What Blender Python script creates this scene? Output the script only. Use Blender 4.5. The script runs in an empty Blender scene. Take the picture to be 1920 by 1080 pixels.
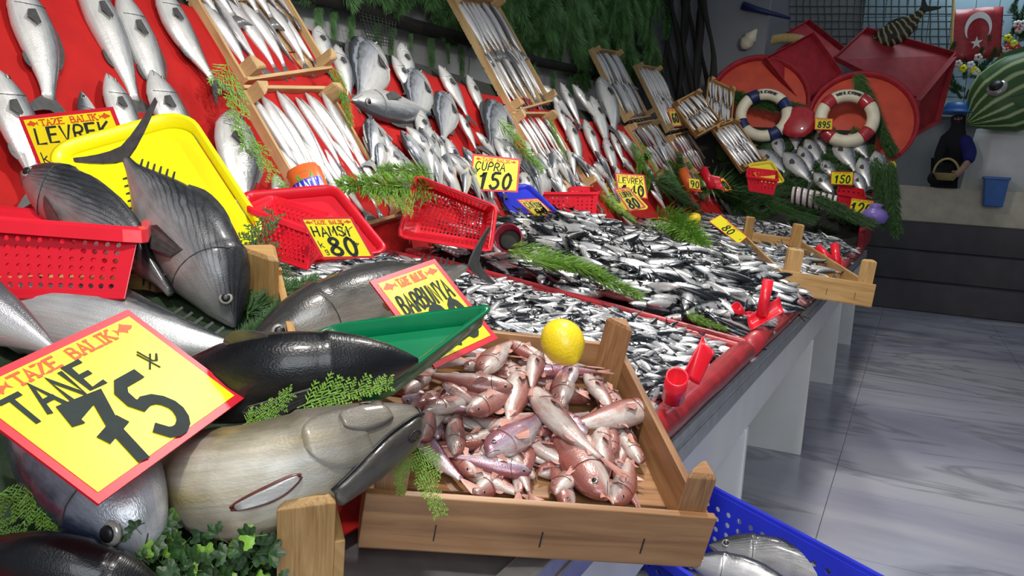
import bpy, math, random
import numpy as np
from mathutils import Vector as V, Matrix, noise
SC = bpy.context.scene
COL = SC.collection
rnd = random.Random(7)

# ------------------------------------------------------------------ camera
FPX, EYE = 1600.0, 1.35
def _basis(vx=1714., vy=383., sl=.067):
    dY = V(((vx-960)/FPX, -(vy-540)/FPX, -1)).normalized()
    up = V((1, -sl, 0)).cross(dY)
    if up.y < 0: up = -up
    up.normalize()
    return Matrix((dY.cross(up), dY, up))          # rows: world axes seen from the camera
RC = _basis()
CAM = V((0, 0, EYE))
cd = bpy.data.cameras.new('camera'); cam = bpy.data.objects.new('camera', cd); COL.objects.link(cam)
cd.sensor_width = 36; cd.lens = FPX/1920*36; cd.clip_start = .02; cd.clip_end = 100
cam.matrix_world = Matrix.Translation(CAM) @ RC.to_4x4()
SC.camera = cam
# ------------------------------------------------------------------ world, light, exposure
SC.view_settings.view_transform = 'Standard'; SC.view_settings.look = 'None'
SC.view_settings.gamma = 1; SC.view_settings.use_curve_mapping = False
SC.view_settings.exposure = 0.0
w = bpy.data.worlds.new('world'); SC.world = w; w.use_nodes = True
w.node_tree.nodes['Background'].inputs[0].default_value = (.80, .88, 1, 1)
w.node_tree.nodes['Background'].inputs[1].default_value = .2
def lamp(kind, name, loc, power, size, col=(1, .96, .9), target=None, spot=None):
    l = bpy.data.lights.new(name, kind); o = bpy.data.objects.new(name, l); COL.objects.link(o)
    o.location = loc; l.energy = power*1.15; l.color = col
    if kind == 'AREA': l.size = size
    else: l.shadow_soft_size = size
    if target is not None:
        o.rotation_euler = (V(target)-V(loc)).to_track_quat('-Z', 'Y').to_euler()
    if spot: l.spot_size = math.radians(spot); l.spot_blend = .6
    return o
lamp('SPOT', 'stall_lamp_near', (-.35, .35, 2.75), 95, .10, target=(-1.0, 1.5, .9), spot=130)
lamp('SPOT', 'stall_lamp_front', (-.55, 1.9, 2.85), 95, .10, target=(-1.1, 2.3, .9), spot=130)
lamp('SPOT', 'stall_lamp_middle', (-.7, 3.7, 2.9), 105, .10, target=(-1.3, 3.9, .9), spot=130)
lamp('SPOT', 'stall_lamp_rear', (-.7, 5.8, 2.9), 75, .10, target=(-1.2, 6.1, .9), spot=130)
lamp('SPOT', 'stall_lamp_far', (-.9, 8.0, 3.1), 46, .10, target=(-1.1, 9.6, 1.5), spot=120)
lamp('AREA', 'ledge_tube_lamp', (.5, 13.2, 5.2), 24, .9, (.75, .92, 1), target=(.4, 13.85, 3.6))
lamp('AREA', 'street_daylight', (1.6, -2.2, 3.0), 85, 2.2, (.9, .95, 1), target=(-.6, 2.5, .8))

# ------------------------------------------------------------------ pixel to place
def ray(px, py): return RC @ V(((px-960)/FPX, -(py-540)/FPX, -1))
def at(px, py, d): return CAM + ray(px, py)*d
def hit(px, py, ax, val):
    r = ray(px, py); return CAM + r*((val-CAM[ax])/r[ax])
def onpl(px, py, p0, n, off=0):
    n = V(n).normalized(); r = ray(px, py); p0 = V(p0)+n*off
    return CAM + r*((p0-CAM).dot(n)/r.dot(n))
XF = -.39                                    # front edge of the counter
TN = V((.13, 0, 1)).normalized()             # the table top falls towards the customers
TP = V((-.41, 0, .84))
def zT(x): return .84+.13*(-.41-x)
def onT(px, py, off=0): return onpl(px, py, TP, TN, off)
SA = math.radians(55)
SN = V((math.sin(SA), 0, math.cos(SA))); SP = V((-1.75, 0, 1.03))
SUP = V((-math.cos(SA), 0, math.sin(SA)))    # up the slope
def onS(px, py, off=0): return onpl(px, py, SP, SN, off)
FA = math.radians(50)
FN = V((0, -math.sin(FA), math.cos(FA))); FP = V((0, 9.0, .92)); FUP = V((0, math.cos(FA), math.sin(FA)))
def onF(px, py, off=0): return onpl(px, py, FP, FN, off)

# ------------------------------------------------------------------ object helpers
ORG = {}
def tag(o, label=None, cat=None, group=None, kind=None):
    if label: o['label'] = label
    if cat: o['category'] = cat
    if group: o['group'] = group
    if kind: o['kind'] = kind
    return o
def thing(name, label, cat, loc, group=None):
    o = bpy.data.objects.new(name, None); COL.objects.link(o); o.empty_display_size = .05
    o.location = loc; ORG[o.name] = V(loc)
    return tag(o, label, cat, group)
def rawmesh(name, vs, fs, uv=None, smooth=False, mats=(), fm=None):
    me = bpy.data.meshes.new(name)
    vs = np.asarray(vs, dtype=np.float64).reshape(-1, 3)
    me.from_pydata(vs if len(vs) > 500 else vs.tolist(), [], fs)
    if uv is not None:
        a = me.attributes.new('fuv', 'FLOAT_VECTOR', 'POINT')
        u = np.zeros((len(vs), 3)); uv = np.asarray(uv); u[:, :uv.shape[1]] = uv
        a.data.foreach_set('vector', u.ravel())
    for m in mats: me.materials.append(m)
    if fm is not None: me.polygons.foreach_set('material_index', fm)
    if smooth: me.polygons.foreach_set('use_smooth', [True]*len(me.polygons))
    me.update()
    return me
class MB:
    """collects shapes in world space; build() links them as one mesh object"""
    def __init__(s): s.v = []; s.f = []; s.u = []; s.m = []
    def add(s, vs, fs, uv=None, mi=0):
        b = len(s.v); s.v += [tuple(v) for v in vs]; s.f += [tuple(i+b for i in f) for f in fs]
        s.u += list(uv) if uv is not None else [(0, 0, 0)]*len(vs); s.m += [mi]*len(fs); return s
    def hexa(s, c, mi=0, L=None):
        c = [V(p) for p in c]                     # 0-3 bottom loop, 4-7 top loop
        l = L or max((c[1]-c[0]).length, (c[3]-c[0]).length, (c[4]-c[0]).length)
        ax = max(range(3), key=lambda k: ((c[1]-c[0]).length, (c[3]-c[0]).length, (c[4]-c[0]).length)[k])
        r = rnd.random()*10; uv = []
        for i in range(8):
            a = (1 if i in (1, 2, 5, 6) else 0)*(c[1]-c[0]).length
            b = (1 if i in (2, 3, 6, 7) else 0)*(c[3]-c[0]).length
            d = (1 if i > 3 else 0)*(c[4]-c[0]).length
            q = [a, b, d]; u = q.pop(ax); uv.append((u+r, q[0]+q[1]*.7, r))
        return s.add(c, [(3, 2, 1, 0), (4, 5, 6, 7), (0, 1, 5, 4), (1, 2, 6, 5), (2, 3, 7, 6), (3, 0, 4, 7)], uv, mi)
    def box(s, o, ex, ey, ez, mi=0):              # corner + three edge vectors
        o, ex, ey, ez = V(o), V(ex), V(ey), V(ez)
        if ex.cross(ey).dot(ez) < 0: ex, ey = ey, ex
        return s.hexa([o, o+ex, o+ex+ey, o+ey, o+ez, o+ex+ez, o+ex+ey+ez, o+ey+ez], mi)
    def abox(s, a, b, mi=0):
        return s.box(a, (b[0]-a[0], 0, 0), (0, b[1]-a[1], 0), (0, 0, b[2]-a[2]), mi)
    def tube(s, pts, r, n=8, cap=True, closed=False, mi=0, flat=None):
        pts = [V(p) for p in pts]; N = len(pts); rs = r if isinstance(r, (list, tuple)) else [r]*N
        vs = []; uv = []; ref = None; acc = 0
        for i, p in enumerate(pts):
            if closed: t = pts[(i+1) % N]-pts[i-1]
            else: t = pts[min(i+1, N-1)]-pts[max(i-1, 0)]
            t.normalize()
            if flat is not None: ref = V(flat)
            elif ref is None: ref = V((0, 0, 1)) if abs(t.z) < .9 else V((1, 0, 0))
            a = t.cross(ref).normalized(); b = a.cross(t).normalized(); ref = b
            if i: acc += (p-pts[i-1]).length
            for k in range(n):
                th = 2*math.pi*k/n
                vs.append(p+a*math.cos(th)*rs[i]+b*math.sin(th)*rs[i]); uv.append((acc, k/n, 0))
        fs = []
        for i in range(N if closed else N-1):
            for k in range(n):
                j = (i+1) % N
                fs.append((i*n+k, i*n+(k+1) % n, j*n+(k+1) % n, j*n+k))
        if cap and not closed: fs += [tuple(range(n))[::-1], tuple((N-1)*n+k for k in range(n))]
        return s.add(vs, fs, uv, mi)
    def loft(s, loops, cap0=True, cap1=True, mi=0, closed=True):
        n = len(loops[0]); vs = [p for l in loops for p in l]; fs = []
        uv = [(i/max(1, len(loops)-1), k/n, 0) for i in range(len(loops)) for k in range(n)]
        for i in range(len(loops)-1):
            for k in range(n if closed else n-1):
                fs.append((i*n+k, i*n+(k+1) % n, (i+1)*n+(k+1) % n, (i+1)*n+k))
        if cap0: fs.append(tuple(range(n))[::-1])
        if cap1: fs.append(tuple((len(loops)-1)*n+k for k in range(n)))
        return s.add(vs, fs, uv, mi)
    def lathe(s, o, ax, prof, n=24, mi=0, ref=None):
        ax = V(ax).normalized(); ref = V(ref) if ref else (V((0, 0, 1)) if abs(ax.z) < .9 else V((1, 0, 0)))
        a = ax.cross(ref).normalized(); b = ax.cross(a).normalized(); o = V(o)
        loops = [[o+ax*h+(a*math.cos(2*math.pi*k/n)+b*math.sin(2*math.pi*k/n))*max(r, 1e-4) for k in range(n)] for r, h in prof]
        return s.loft(loops, True, True, mi)
    def build(s, name, mat, parent=None, smooth=False, bevel=0, solid=0, sub=0, loc=None):
        mats = mat if isinstance(mat, (list, tuple)) else [mat]
        if parent is not None:
            root = parent
            while root.parent: root = root.parent
            org = ORG[root.name]
        else:
            if loc is None:
                a = np.array(s.v); org = V(((a[:, 0].min()+a[:, 0].max())/2, (a[:, 1].min()+a[:, 1].max())/2, a[:, 2].min()))
            else: org = V(loc)
        me = rawmesh(name, np.array(s.v)-np.array(org), s.f, s.u, smooth, mats, s.m)
        o = bpy.data.objects.new(name, me); COL.objects.link(o)
        if parent is not None: o.parent = parent
        else: o.location = org; ORG[o.name] = org
        if bevel:
            b = o.modifiers.new('bevel', 'BEVEL'); b.width = bevel; b.segments = 2; b.limit_method = 'ANGLE'
        if solid:
            b = o.modifiers.new('solid', 'SOLIDIFY'); b.thickness = solid; b.offset = 0
        if sub:
            b = o.modifiers.new('sub', 'SUBSURF'); b.levels = sub; b.render_levels = sub
        return o

# ------------------------------------------------------------------ materials
class NT:
    def __init__(s, name):
        s.m = bpy.data.materials.new(name); s.m.use_nodes = True; s.t = s.m.node_tree; s.p = s.t.nodes['Principled BSDF']
    def n(s, typ, **kw):
        x = s.t.nodes.new(typ)
        for k, v in kw.items(): setattr(x, k, v)
        return x
    def l(s, a, b): s.t.links.new(a, b)
    def setp(s, **kw):
        for k, v in kw.items(): s.p.inputs[k].default_value = v
    def noise(s, scale, detail=3, vec=None, rough=.5, dist=0):
        x = s.n('ShaderNodeTexNoise'); x.inputs['Scale'].default_value = scale; x.inputs['Detail'].default_value = detail
        x.inputs['Roughness'].default_value = rough; x.inputs['Distortion'].default_value = dist
        if vec is not None: s.l(vec, x.inputs['Vector'])
        return x.outputs['Fac']
    def ramp(s, fac, stops, interp='LINEAR'):
        r = s.n('ShaderNodeValToRGB'); r.color_ramp.interpolation = interp; e = r.color_ramp.elements
        e[0].position, e[1].position = stops[0][0], stops[-1][0]
        e[0].color, e[1].color = (*stops[0][1], 1), (*stops[-1][1], 1)
        for p, c in stops[1:-1]: q = e.new(p); q.color = (*c, 1)
        s.l(fac, r.inputs[0]); return r.outputs[0]
    def math(s, op, a, b=None, c=None):
        x = s.n('ShaderNodeMath', operation=op)
        for i, q in enumerate((a, b, c)):
            if q is None: continue
            if isinstance(q, (int, float)): x.inputs[i].default_value = q
            else: s.l(q, x.inputs[i])
        return x.outputs[0]
    def mix(s, fac, a, b, mode='MIX'):
        x = s.n('ShaderNodeMix', data_type='RGBA', blend_type=mode)
        for i, q in ((0, fac), (6, a), (7, b)):
            if isinstance(q, (int, float)): x.inputs[i].default_value = q
            elif isinstance(q, tuple): x.inputs[i].default_value = (*q, 1)
            else: s.l(q, x.inputs[i])
        return x.outputs[2]
    def bump(s, h, strength=.3, dist=.01):
        b = s.n('ShaderNodeBump'); b.inputs['Strength'].default_value = strength; b.inputs['Distance'].default_value = dist
        s.l(h, b.inputs['Height']); s.l(b.outputs[0], s.p.inputs['Normal'])
    def obj(s): return s.n('ShaderNodeTexCoord').outputs['Object']
    def fuv(s): return s.n('ShaderNodeAttribute', attribute_name='fuv').outputs['Vector']
    def island(s): return s.n('ShaderNodeNewGeometry').outputs['Random Per Island']
    def scale(s, vec, x, y, z):
        m = s.n('ShaderNodeMapping'); m.inputs['Scale'].default_value = (x, y, z); s.l(vec, m.inputs['Vector']); return m.outputs[0]
def plain(name, col, rough=.45, metal=0, var=.12, nscale=14, bump=.06, coat=0, trans=0, spec=.5, bscale=90):
    t = NT(name); o = t.obj()
    d = tuple(max(0, c*(1-var)) for c in col); e = tuple(min(1, c*(1+var)) for c in col)
    t.l(t.ramp(t.noise(nscale, 4, o), [(.3, d), (.7, e)]), t.p.inputs['Base Color'])
    t.setp(Roughness=rough, Metallic=metal); t.p.inputs['Coat Weight'].default_value = coat
    t.p.inputs['Specular IOR Level'].default_value = spec
    if trans: t.p.inputs['Transmission Weight'].default_value = trans
    if bump: t.bump(t.noise(bscale, 2, o), bump, .003)
    return t.m
def wood(name, c0, c1, c2, wet=.5):
    t = NT(name); u = t.fuv()
    g = t.noise(1, 5, t.scale(u, 3, 60, 1), .6, .6); k = t.noise(1, 3, t.scale(u, 2.2, 9, 1), .5, 1.5)
    c = t.ramp(g, [(.25, c0), (.5, c1), (.78, c2)])
    c = t.mix(t.math('MULTIPLY', t.ramp(k, [(.5, (0, 0, 0)), (.75, (1, 1, 1))]), .45), c, c0)
    t.l(c, t.p.inputs['Base Color']); t.setp(Roughness=wet); t.bump(g, .25, .002)
    return t.m
def fishmat(name, back, flank, belly, pos=(.28, .5, .8), metal=.35, rough=.28, lines=None, spots=None, vary=.25, scale=120, tint=None, head=None, coat=.5, blotch=.1):
    t = NT(name); u = t.fuv(); s = t.n('ShaderNodeSeparateXYZ'); t.l(u, s.inputs[0])
    nz = t.noise(9, 4, u, .6)
    v = t.math('ADD', s.outputs[1], t.math('MULTIPLY', t.math('SUBTRACT', nz, .5), .3))
    c = t.ramp(v, [(0, back), (pos[0], back), (pos[1], flank), (pos[2], belly), (1, belly)])
    if lines:
        n2 = t.noise(6, 3, u, .6)
        w = t.math('SINE', t.math('ADD', t.math('MULTIPLY', t.math('ADD', s.outputs[1], t.math('MULTIPLY', s.outputs[0], lines[2])), lines[0]), t.math('MULTIPLY', n2, 9)))
        k = t.math('MULTIPLY', t.ramp(w, [(.35, (0, 0, 0)), (.7, (1, 1, 1))]), t.ramp(s.outputs[1], [(.12, (1, 1, 1)), (lines[3], (0, 0, 0))]))
        c = t.mix(k, c, lines[1])
    if tint:                                      # blotches of a second colour, as on mullet
        k = t.ramp(t.noise(tint[1], 3, t.scale(u, 1, .6, 1), .6), [(.45, (0, 0, 0)), (.62, (1, 1, 1))])
        c = t.mix(t.math('MULTIPLY', k, tint[2]), c, tint[0])
    if head:
        k = t.ramp(s.outputs[0], [(.2, (1, 1, 1)), (.34, (0, 0, 0))]); c = t.mix(t.math('MULTIPLY', k, head[1]), c, head[0])
    o = t.obj()
    b = t.ramp(t.noise(22, 4, o), [(.3, (1-blotch,)*3), (.7, (1, 1, 1))])
    c = t.mix(1.0, c, b, 'MULTIPLY')
    st = t.ramp(t.noise(1, 4, t.scale(u, 5, 26, 1), .6, .4), [(.3, (.80,)*3), (.65, (1, 1, 1))]); c = t.mix(1.0, c, st, 'MULTIPLY')
    rr = t.n('ShaderNodeMapRange'); rr.inputs['To Min'].default_value = rough*.75; rr.inputs['To Max'].default_value = rough*1.55; t.l(t.noise(35, 3, o), rr.inputs['Value'])
    isl = t.island(); lo = 1-vary
    c = t.mix(1.0, c, t.ramp(isl, [(0, (lo, lo, lo)), (1, (1, 1, 1))]), 'MULTIPLY')
    t.l(c, t.p.inputs['Base Color']); t.setp(Metallic=metal); t.l(rr.outputs[0], t.p.inputs['Roughness'])
    t.p.inputs['Coat Weight'].default_value = coat; t.p.inputs['Coat Roughness'].default_value = .12
    vo = t.n('ShaderNodeTexVoronoi'); vo.inputs['Scale'].default_value = scale; t.l(t.scale(u, 1, .35, 1), vo.inputs['Vector'])
    t.bump(t.math('ADD', t.math('MULTIPLY', vo.outputs['Distance'], .6), t.math('MULTIPLY', t.noise(70, 3, o), .9)), .16, .003)
    return t.m
M = {}
M['steel'] = plain('brushed_steel', (.50, .51, .53), .38, .85, .1, 30)
M['white_panel'] = plain('white_panel', (.78, .78, .76), .4, 0, .05, 5)
M['red_tray'] = plain('red_tray_plastic', (.38, .02, .028), .42, 0, .25, 18, .15, .3)
M['red_plastic'] = plain('red_plastic', (.72, .012, .03), .32, 0, .08, 9, .03, .2)
M['darkred'] = plain('dark_red_plastic', (.33, .02, .03), .6, 0, .2, 9, .03, 0, 0, .3)
M['red_matte'] = plain('matte_red_plastic', (.62, .014, .03), .75, 0, .1, 9, .03, 0, 0, .15)
M['orange_red'] = plain('orange_red_tray', (.60, .07, .03), .4, 0, .15, 6, .03, .1)
M['orange'] = plain('orange_plastic', (.85, .16, .03), .35, 0, .1, 9, .03, .2)
M['yellow_plastic'] = plain('yellow_plastic', (.93, .86, .004), .38, 0, .05, 5, .03, .2)
M['blue_plastic'] = plain('blue_plastic', (.03, .045, .62), .36, 0, .1, 9, .03, .2)
M['lightblue'] = plain('light_blue_plastic', (.03, .14, .45), .4, 0, .1, 9, .03)
M['green_plastic'] = plain('green_plastic', (.0, .20, .075), .25, 0, .12, 9, .03, .3, .25)
M['purple'] = plain('purple_bag', (.25, .17, .55), .35, 0, .2, 12, .2)
M['wine'] = plain('wine_red_cup', (.16, .005, .02), .25, 0, .1, 9, 0, .3)
M['cloth'] = plain('red_cloth', (.43, .012, .011), .75, 0, .12, 8, .25, 0, 0, .2, 500)
M['dark'] = plain('dark_ground', (.02, .022, .018), .9, 0, .3, 8, .2)
M['black'] = plain('black', (.012, .012, .014), .4, 0, .1, 8, 0)
M['white'] = plain('white_paint', (.85, .85, .83), .5, 0, .04, 8, .03)
M['cream'] = plain('cream_paint', (.72, .66, .50), .5, 0, .1, 8, .03)
M['lemon'] = plain('lemon_peel', (.90, .66, .02), .35, 0, .07, 9, .35, .2, 0, .5, 220)
M['card_red'] = plain('card_red', (.66, .012, .03), .4, 0, .04, 8, 0)
M['card_yellow'] = plain('card_yellow', (.98, .86, .008), .4, 0, .03, 5, 0)
M['card_old'] = plain('faded_card_yellow', (.70, .58, .03), .45, 0, .06, 5, 0)
M['ink'] = plain('marker_ink', (.012, .022, .02), .75, 0, .2, 60, 0)
M['print_red'] = plain('print_red', (.70, .09, .015), .5, 0, .1, 40, 0)
M['navy'] = plain('navy', (.012, .02, .10), .5, 0, .1, 8, 0)
M['skin'] = plain('skin', (.42, .24, .16), .55, 0, .08, 8, .05)
M['bluecloth'] = plain('blue_cloth', (.012, .015, .16), .8, 0, .15, 8, .2)
M['darkcloth'] = plain('dark_cloth', (.012, .012, .016), .9, 0, .15, 8, .2)
M['eye_white'] = plain('eye_silver', (.42, .41, .36), .2, .3, .1, 30, 0, .6)
M['rope'] = plain('rope', (.55, .42, .16), .8, 0, .25, 50, .4)
M['net'] = plain('net', (.05, .06, .05), .8, 0, .2, 20, 0)
M['wood_new'] = wood('pale_crate_wood', (.36, .20, .075), (.56, .37, .17), (.68, .49, .26))
M['wood_old'] = wood('wet_crate_wood', (.15, .065, .028), (.34, .17, .07), (.48, .27, .125), .4)
M['wood_mid'] = wood('crate_wood', (.28, .14, .04), (.45, .26, .09), (.58, .37, .15))
M['bark'] = wood('bark', (.006, .006, .006), (.02, .018, .016), (.04, .036, .03), .9)
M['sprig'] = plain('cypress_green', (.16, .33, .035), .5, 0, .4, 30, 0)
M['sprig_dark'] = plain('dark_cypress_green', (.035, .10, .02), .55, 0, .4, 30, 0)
M['pine'] = plain('pine_needles', (.13, .29, .09), .6, 0, .5, 4, 0)
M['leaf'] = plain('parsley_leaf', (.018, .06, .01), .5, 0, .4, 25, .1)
# fish skins
M['f_bass'] = fishmat('sea_bass_skin', (.13, .145, .165), (.56, .58, .59), (.88, .87, .83), (.17, .40, .66))
M['f_bream'] = fishmat('sea_bream_skin', (.09, .10, .11), (.58, .60, .63), (.86, .85, .82), (.14, .36, .66), lines=(30, (.42, .45, .53), 0, .6))
M['f_whiting'] = fishmat('whiting_skin', (.15, .14, .14), (.66, .64, .64), (.86, .84, .82), (.10, .34, .62), vary=.15)
M['f_anchovy'] = fishmat('anchovy_skin', (.035, .04, .05), (.58, .60, .64), (.86, .86, .86), (.20, .34, .6), metal=.55, rough=.24)
M['f_sardine'] = fishmat('sardine_skin', (.02, .024, .03), (.55, .57, .60), (.86, .86, .86), (.26, .40, .66), metal=.55, rough=.24)
M['f_mack'] = fishmat('mackerel_skin', (.05, .065, .075), (.36, .38, .42), (.72, .72, .72), (.20, .42, .7), metal=.4)
M['f_bonito'] = fishmat('bonito_skin', (.035, .038, .045), (.25, .255, .265), (.55, .53, .50), (.10, .34, .7), lines=(95, (.022, .024, .028), .9, .46), metal=.3, blotch=.3, coat=.25, rough=.36, vary=.05, scale=200)
M['f_black'] = fishmat('dark_bonito_skin', (.008, .009, .012), (.035, .032, .033), (.18, .165, .16), (.3, .55, .95), metal=.15, vary=.05, scale=200, rough=.3, blotch=.55, coat=.25)
M['f_silver'] = fishmat('silver_bonito_skin', (.05, .055, .06), (.60, .60, .61), (.84, .83, .80), (.10, .26, .6), metal=.45, vary=.05, scale=200)
M['f_tuna'] = fishmat('tuna_skin', (.17, .15, .10), (.56, .50, .38), (.78, .76, .68), (.12, .32, .58), metal=.05, vary=.03, scale=160, rough=.42, tint=((.52, .38, .08), 1.9, .8), head=((.125, .108, .09), .8), blotch=.35, coat=.2)
M['f_pale'] = fishmat('pale_bonito_skin', (.12, .12, .13), (.42, .40, .43), (.62, .62, .58), (.12, .3, .6), metal=.3, vary=.05, scale=160)
M['f_blue'] = fishmat('blue_bonito_skin', (.05, .065, .13), (.50, .53, .61), (.74, .75, .78), (.10, .32, .6), metal=.4, vary=.05, scale=160, blotch=.4)
M['f_mullet'] = fishmat('red_mullet_skin', (.36, .12, .10), (.52, .27, .24), (.80, .71, .65), (.10, .40, .70), metal=.1, rough=.25, tint=((.52, .12, .07), 5, .45), vary=.25, scale=70)
M['f_mullet2'] = fishmat('violet_mullet_skin', (.38, .15, .17), (.50, .35, .48), (.80, .71, .72), (.10, .42, .74), metal=.25, rough=.22, tint=((.48, .10, .08), 5, .4), vary=.2, scale=70)
M['flesh'] = plain('fish_flesh', (.80, .68, .64), .35, 0, .12, 30, .2, .4)
M['wound'] = plain('raw_red', (.13, .03, .02), .35, 0, .3, 40, .3, .4)
M['fin'] = plain('fin_grey', (.07, .068, .066), .4, .1, .3, 60, .2, .3)
M['fin_light'] = plain('fin_light', (.30, .31, .31), .4, .2, .3, 60, .2, .3)
M['fin_red'] = plain('fin_red', (.55, .27, .22), .4, 0, .2, 60, .2, .3)
# ------------------------------------------------------------------ setting
def marble():
    t = NT('grey_marble'); o = t.obj(); g = t.n('ShaderNodeNewGeometry').outputs['Position']
    s = t.scale(g, .35, 1.0, 1); n1 = t.noise(1.0, 4, s, .5, .8); n2 = t.noise(1.4, 4, s, .55, 1.5)
    c = t.ramp(n1, [(.25, (.22, .225, .30)), (.45, (.36, .365, .45)), (.6, (.50, .50, .56)), (.8, (.62, .62, .62))])
    k = t.ramp(n2, [(.46, (0, 0, 0)), (.5, (1, 1, 1)), (.54, (0, 0, 0))])
    c = t.mix(t.math('MULTIPLY', k, .5), c, (.10, .10, .13))
    t.l(c, t.p.inputs['Base Color']); t.setp(Roughness=.22); return t.m
M['marble'] = marble()
M['grout'] = plain('grout', (.20, .20, .20), .8)
M['greywall'] = plain('grey_wall_panel', (.20, .21, .23), .5, 0, .06, 3)
M['tile'] = plain('blue_grey_tile', (.30, .42, .50), .25, 0, .12, 3, .02)
M['darkstone'] = plain('dark_stone', (.055, .05, .058), .5, 0, .2, 5)
def struct(mb, name, mat, **k): return tag(mb.build(name, mat, **k), kind='structure')
fl = struct(MB().abox((-3.2, -1.5, -.06), (6.5, 15, -.006)), 'floor', M['grout'])
fl['label'] = 'grey marble floor of the aisle beside the stall'
sm = MB().abox((0, 0, -.006), (1.196, .796, 0)).build('marble_slab', M['marble'], fl).data
sl0 = bpy.data.objects['marble_slab']; first = True
sx = [(-1.4+1.2*i) for i in range(6)]; sy = [.2+.8*j for j in range(15)]
for x in sx:
    for y in sy:
        o = sl0 if first else bpy.data.objects.new('marble_slab', sm)
        if not first: COL.objects.link(o); o.parent = fl
        first = False
        # the shared mesh keeps the floor's origin in its own coordinates
        o.location = (x, y, 0)
struct(MB().abox((-3.4, -1.5, 0), (-3.22, 10.6, 5.2)), 'wall_back', M['darkstone'])
tag(struct(MB().abox((-3.16, -.6, 1.5), (-3.12, 9.8, 2.75)), 'trim_1', M['white_panel']), 'white board along the wall behind the red cloth')
tag(struct(MB().abox((-3.4, 13.9, 0), (6.5, 14.1, 6.0)), 'wall_far', M['greywall']), 'grey wall at the far end')
wf = struct(MB().abox((-1.0, 13.86, 2.6), (2.5, 13.88, 6.0)), 'trim_2', M['grout'])
wf['label'] = 'panel of blue grey tiles under the netting on far wall'
tl = None
for i in range(12):
    for j in range(12):
        a = (-.98+i*.29, 13.84, 2.62+j*.28)
        if tl is None:
            tl = MB().abox((0, 0, 0), (.28, .025, .27)).build('tile', M['tile'], wf); o = tl
        else:
            o = bpy.data.objects.new('tile', tl.data); COL.objects.link(o); o.parent = wf
        o.location = a
for i, (y, z0, z1) in enumerate([(12.0, 0, .36), (12.35, .36, .74), (12.7, .74, 1.12)]):
    tag(struct(MB().abox((-2.6, y, z0), (6.5, 13.9, z1), ), 'trim_%d' % (3+i), M['darkstone'], bevel=.012),
        ('lowest', 'middle', 'topmost')[i]+' dark stone step rising towards the far wall')
tag(struct(MB().abox((-.9, 13.0, 1.12), (6.5, 13.9, 1.60)), 'trim_6', M['cream'], bevel=.01), 'pale stone ledge above the dark steps')
tag(struct(MB().abox((-3.4, 10.72, 0), (-1.82, 10.85, 6)), 'wall_side', M['greywall']), 'plain grey wall panel behind the round red trays')

# ------------------------------------------------------------------ counter
ct = thing('display_counter', 'long white display counter with steel edge and panel legs carrying the fish', 'counter', (-1.2, 5, 0))
Y0, Y1 = .35, 9.7
MB().box((XF, Y0, .80), (-.045, 0, 0), (0, Y1-Y0, 0), (0, 0, .04)).box((XF+.004, Y0, .765), (-.02, 0, 0), (0, Y1-Y0, 0), (0, 0, .045)).build('steel_edge', M['steel'], ct, bevel=.004)
MB().box((XF-.008, Y0, .615), (-.03, 0, 0), (0, Y1-Y0, 0), (0, 0, .15)).build('apron', M['white_panel'], ct)
for y in (.72, 2.67, 4.62, 6.57, 8.52):
    MB().abox((-.86, y, 0), (XF, y+.035, .62)).build('leg_panel', M['white_panel'], ct, bevel=.003)
    MB().abox((-1.75, y, 0), (-1.3, y+.035, .62)).build('leg_panel', M['white_panel'], ct, bevel=.003)
MB().hexa([(-1.78, Y0, zT(-1.78)-.05), (XF-.04, Y0, .795), (XF-.04, Y1, .795), (-1.78, Y1, zT(-1.78)-.05),
           (-1.78, Y0, zT(-1.78)-.02), (XF-.04, Y0, .825), (XF-.04, Y1, .825), (-1.78, Y1, zT(-1.78)-.02)]).build('table_top', M['steel'], ct)
p = SP-SN*.05
MB().box(p+V((0, Y0, 0))-SUP*.05, (0, Y1-Y0, 0), SUP*1.12, SN*.03).build('slope_board', M['dark'], ct)
MB().box(FP-FN*.05+V((-2.5, 0, 0))-FUP*.05, (2.05, 0, 0), FUP*1.6, FN*.03).build('end_slope_board', M['dark'], ct)
# red cloth with soft folds over the slope
def cloth(name, label, ya, yb, s0, s1, amp=.016, seed=0):
    nu, nv = int((yb-ya)/.03), 36; vs = []; fs = []; r0 = seed*7.3
    for i in range(nu+1):
        for j in range(nv+1):
            y = ya+(yb-ya)*i/nu; s = s0+(s1-s0)*j/nv
            f = noise.noise(V((y*2.2+r0, s*.9, 0)))*.8+noise.noise(V((y*6.5+s*2.5+r0, s*1.4, 5)))*.55
            f += .9*max(0, noise.noise(V((y*1.4+s*1.6+r0, s*.5-y*.4, 9))))
            sag = .06*noise.noise(V((y*1.1+r0, 3, 1))) if j == nv else 0
            p = SP+SUP*(s+sag*(j/nv)**3)+V((0, y, 0))+SN*(amp*f+.002)
            vs.append(p)
    for i in range(nu):
        for j in range(nv):
            a = i*(nv+1)+j; fs.append((a, a+nv+1, a+nv+2, a+1))
    o = MB().add(vs, fs).build(name, M['cloth'], None, True, solid=.004)
    return tag(o, label, 'cloth')
cloth('red_cloth', 'red cloth with folds under the sea bass at left', .3, 2.95, -.06, 1.02, .045, 1)
cloth('red_cloth', 'red cloth under the sea bream between the two pairs of leaning crates', 2.9, 5.1, -.06, .98, .03, 2)
cloth('red_cloth', 'red cloth under the sea bass right of the second pair of crates', 5.05, 10.1, -.06, .96, .02, 3)

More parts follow.
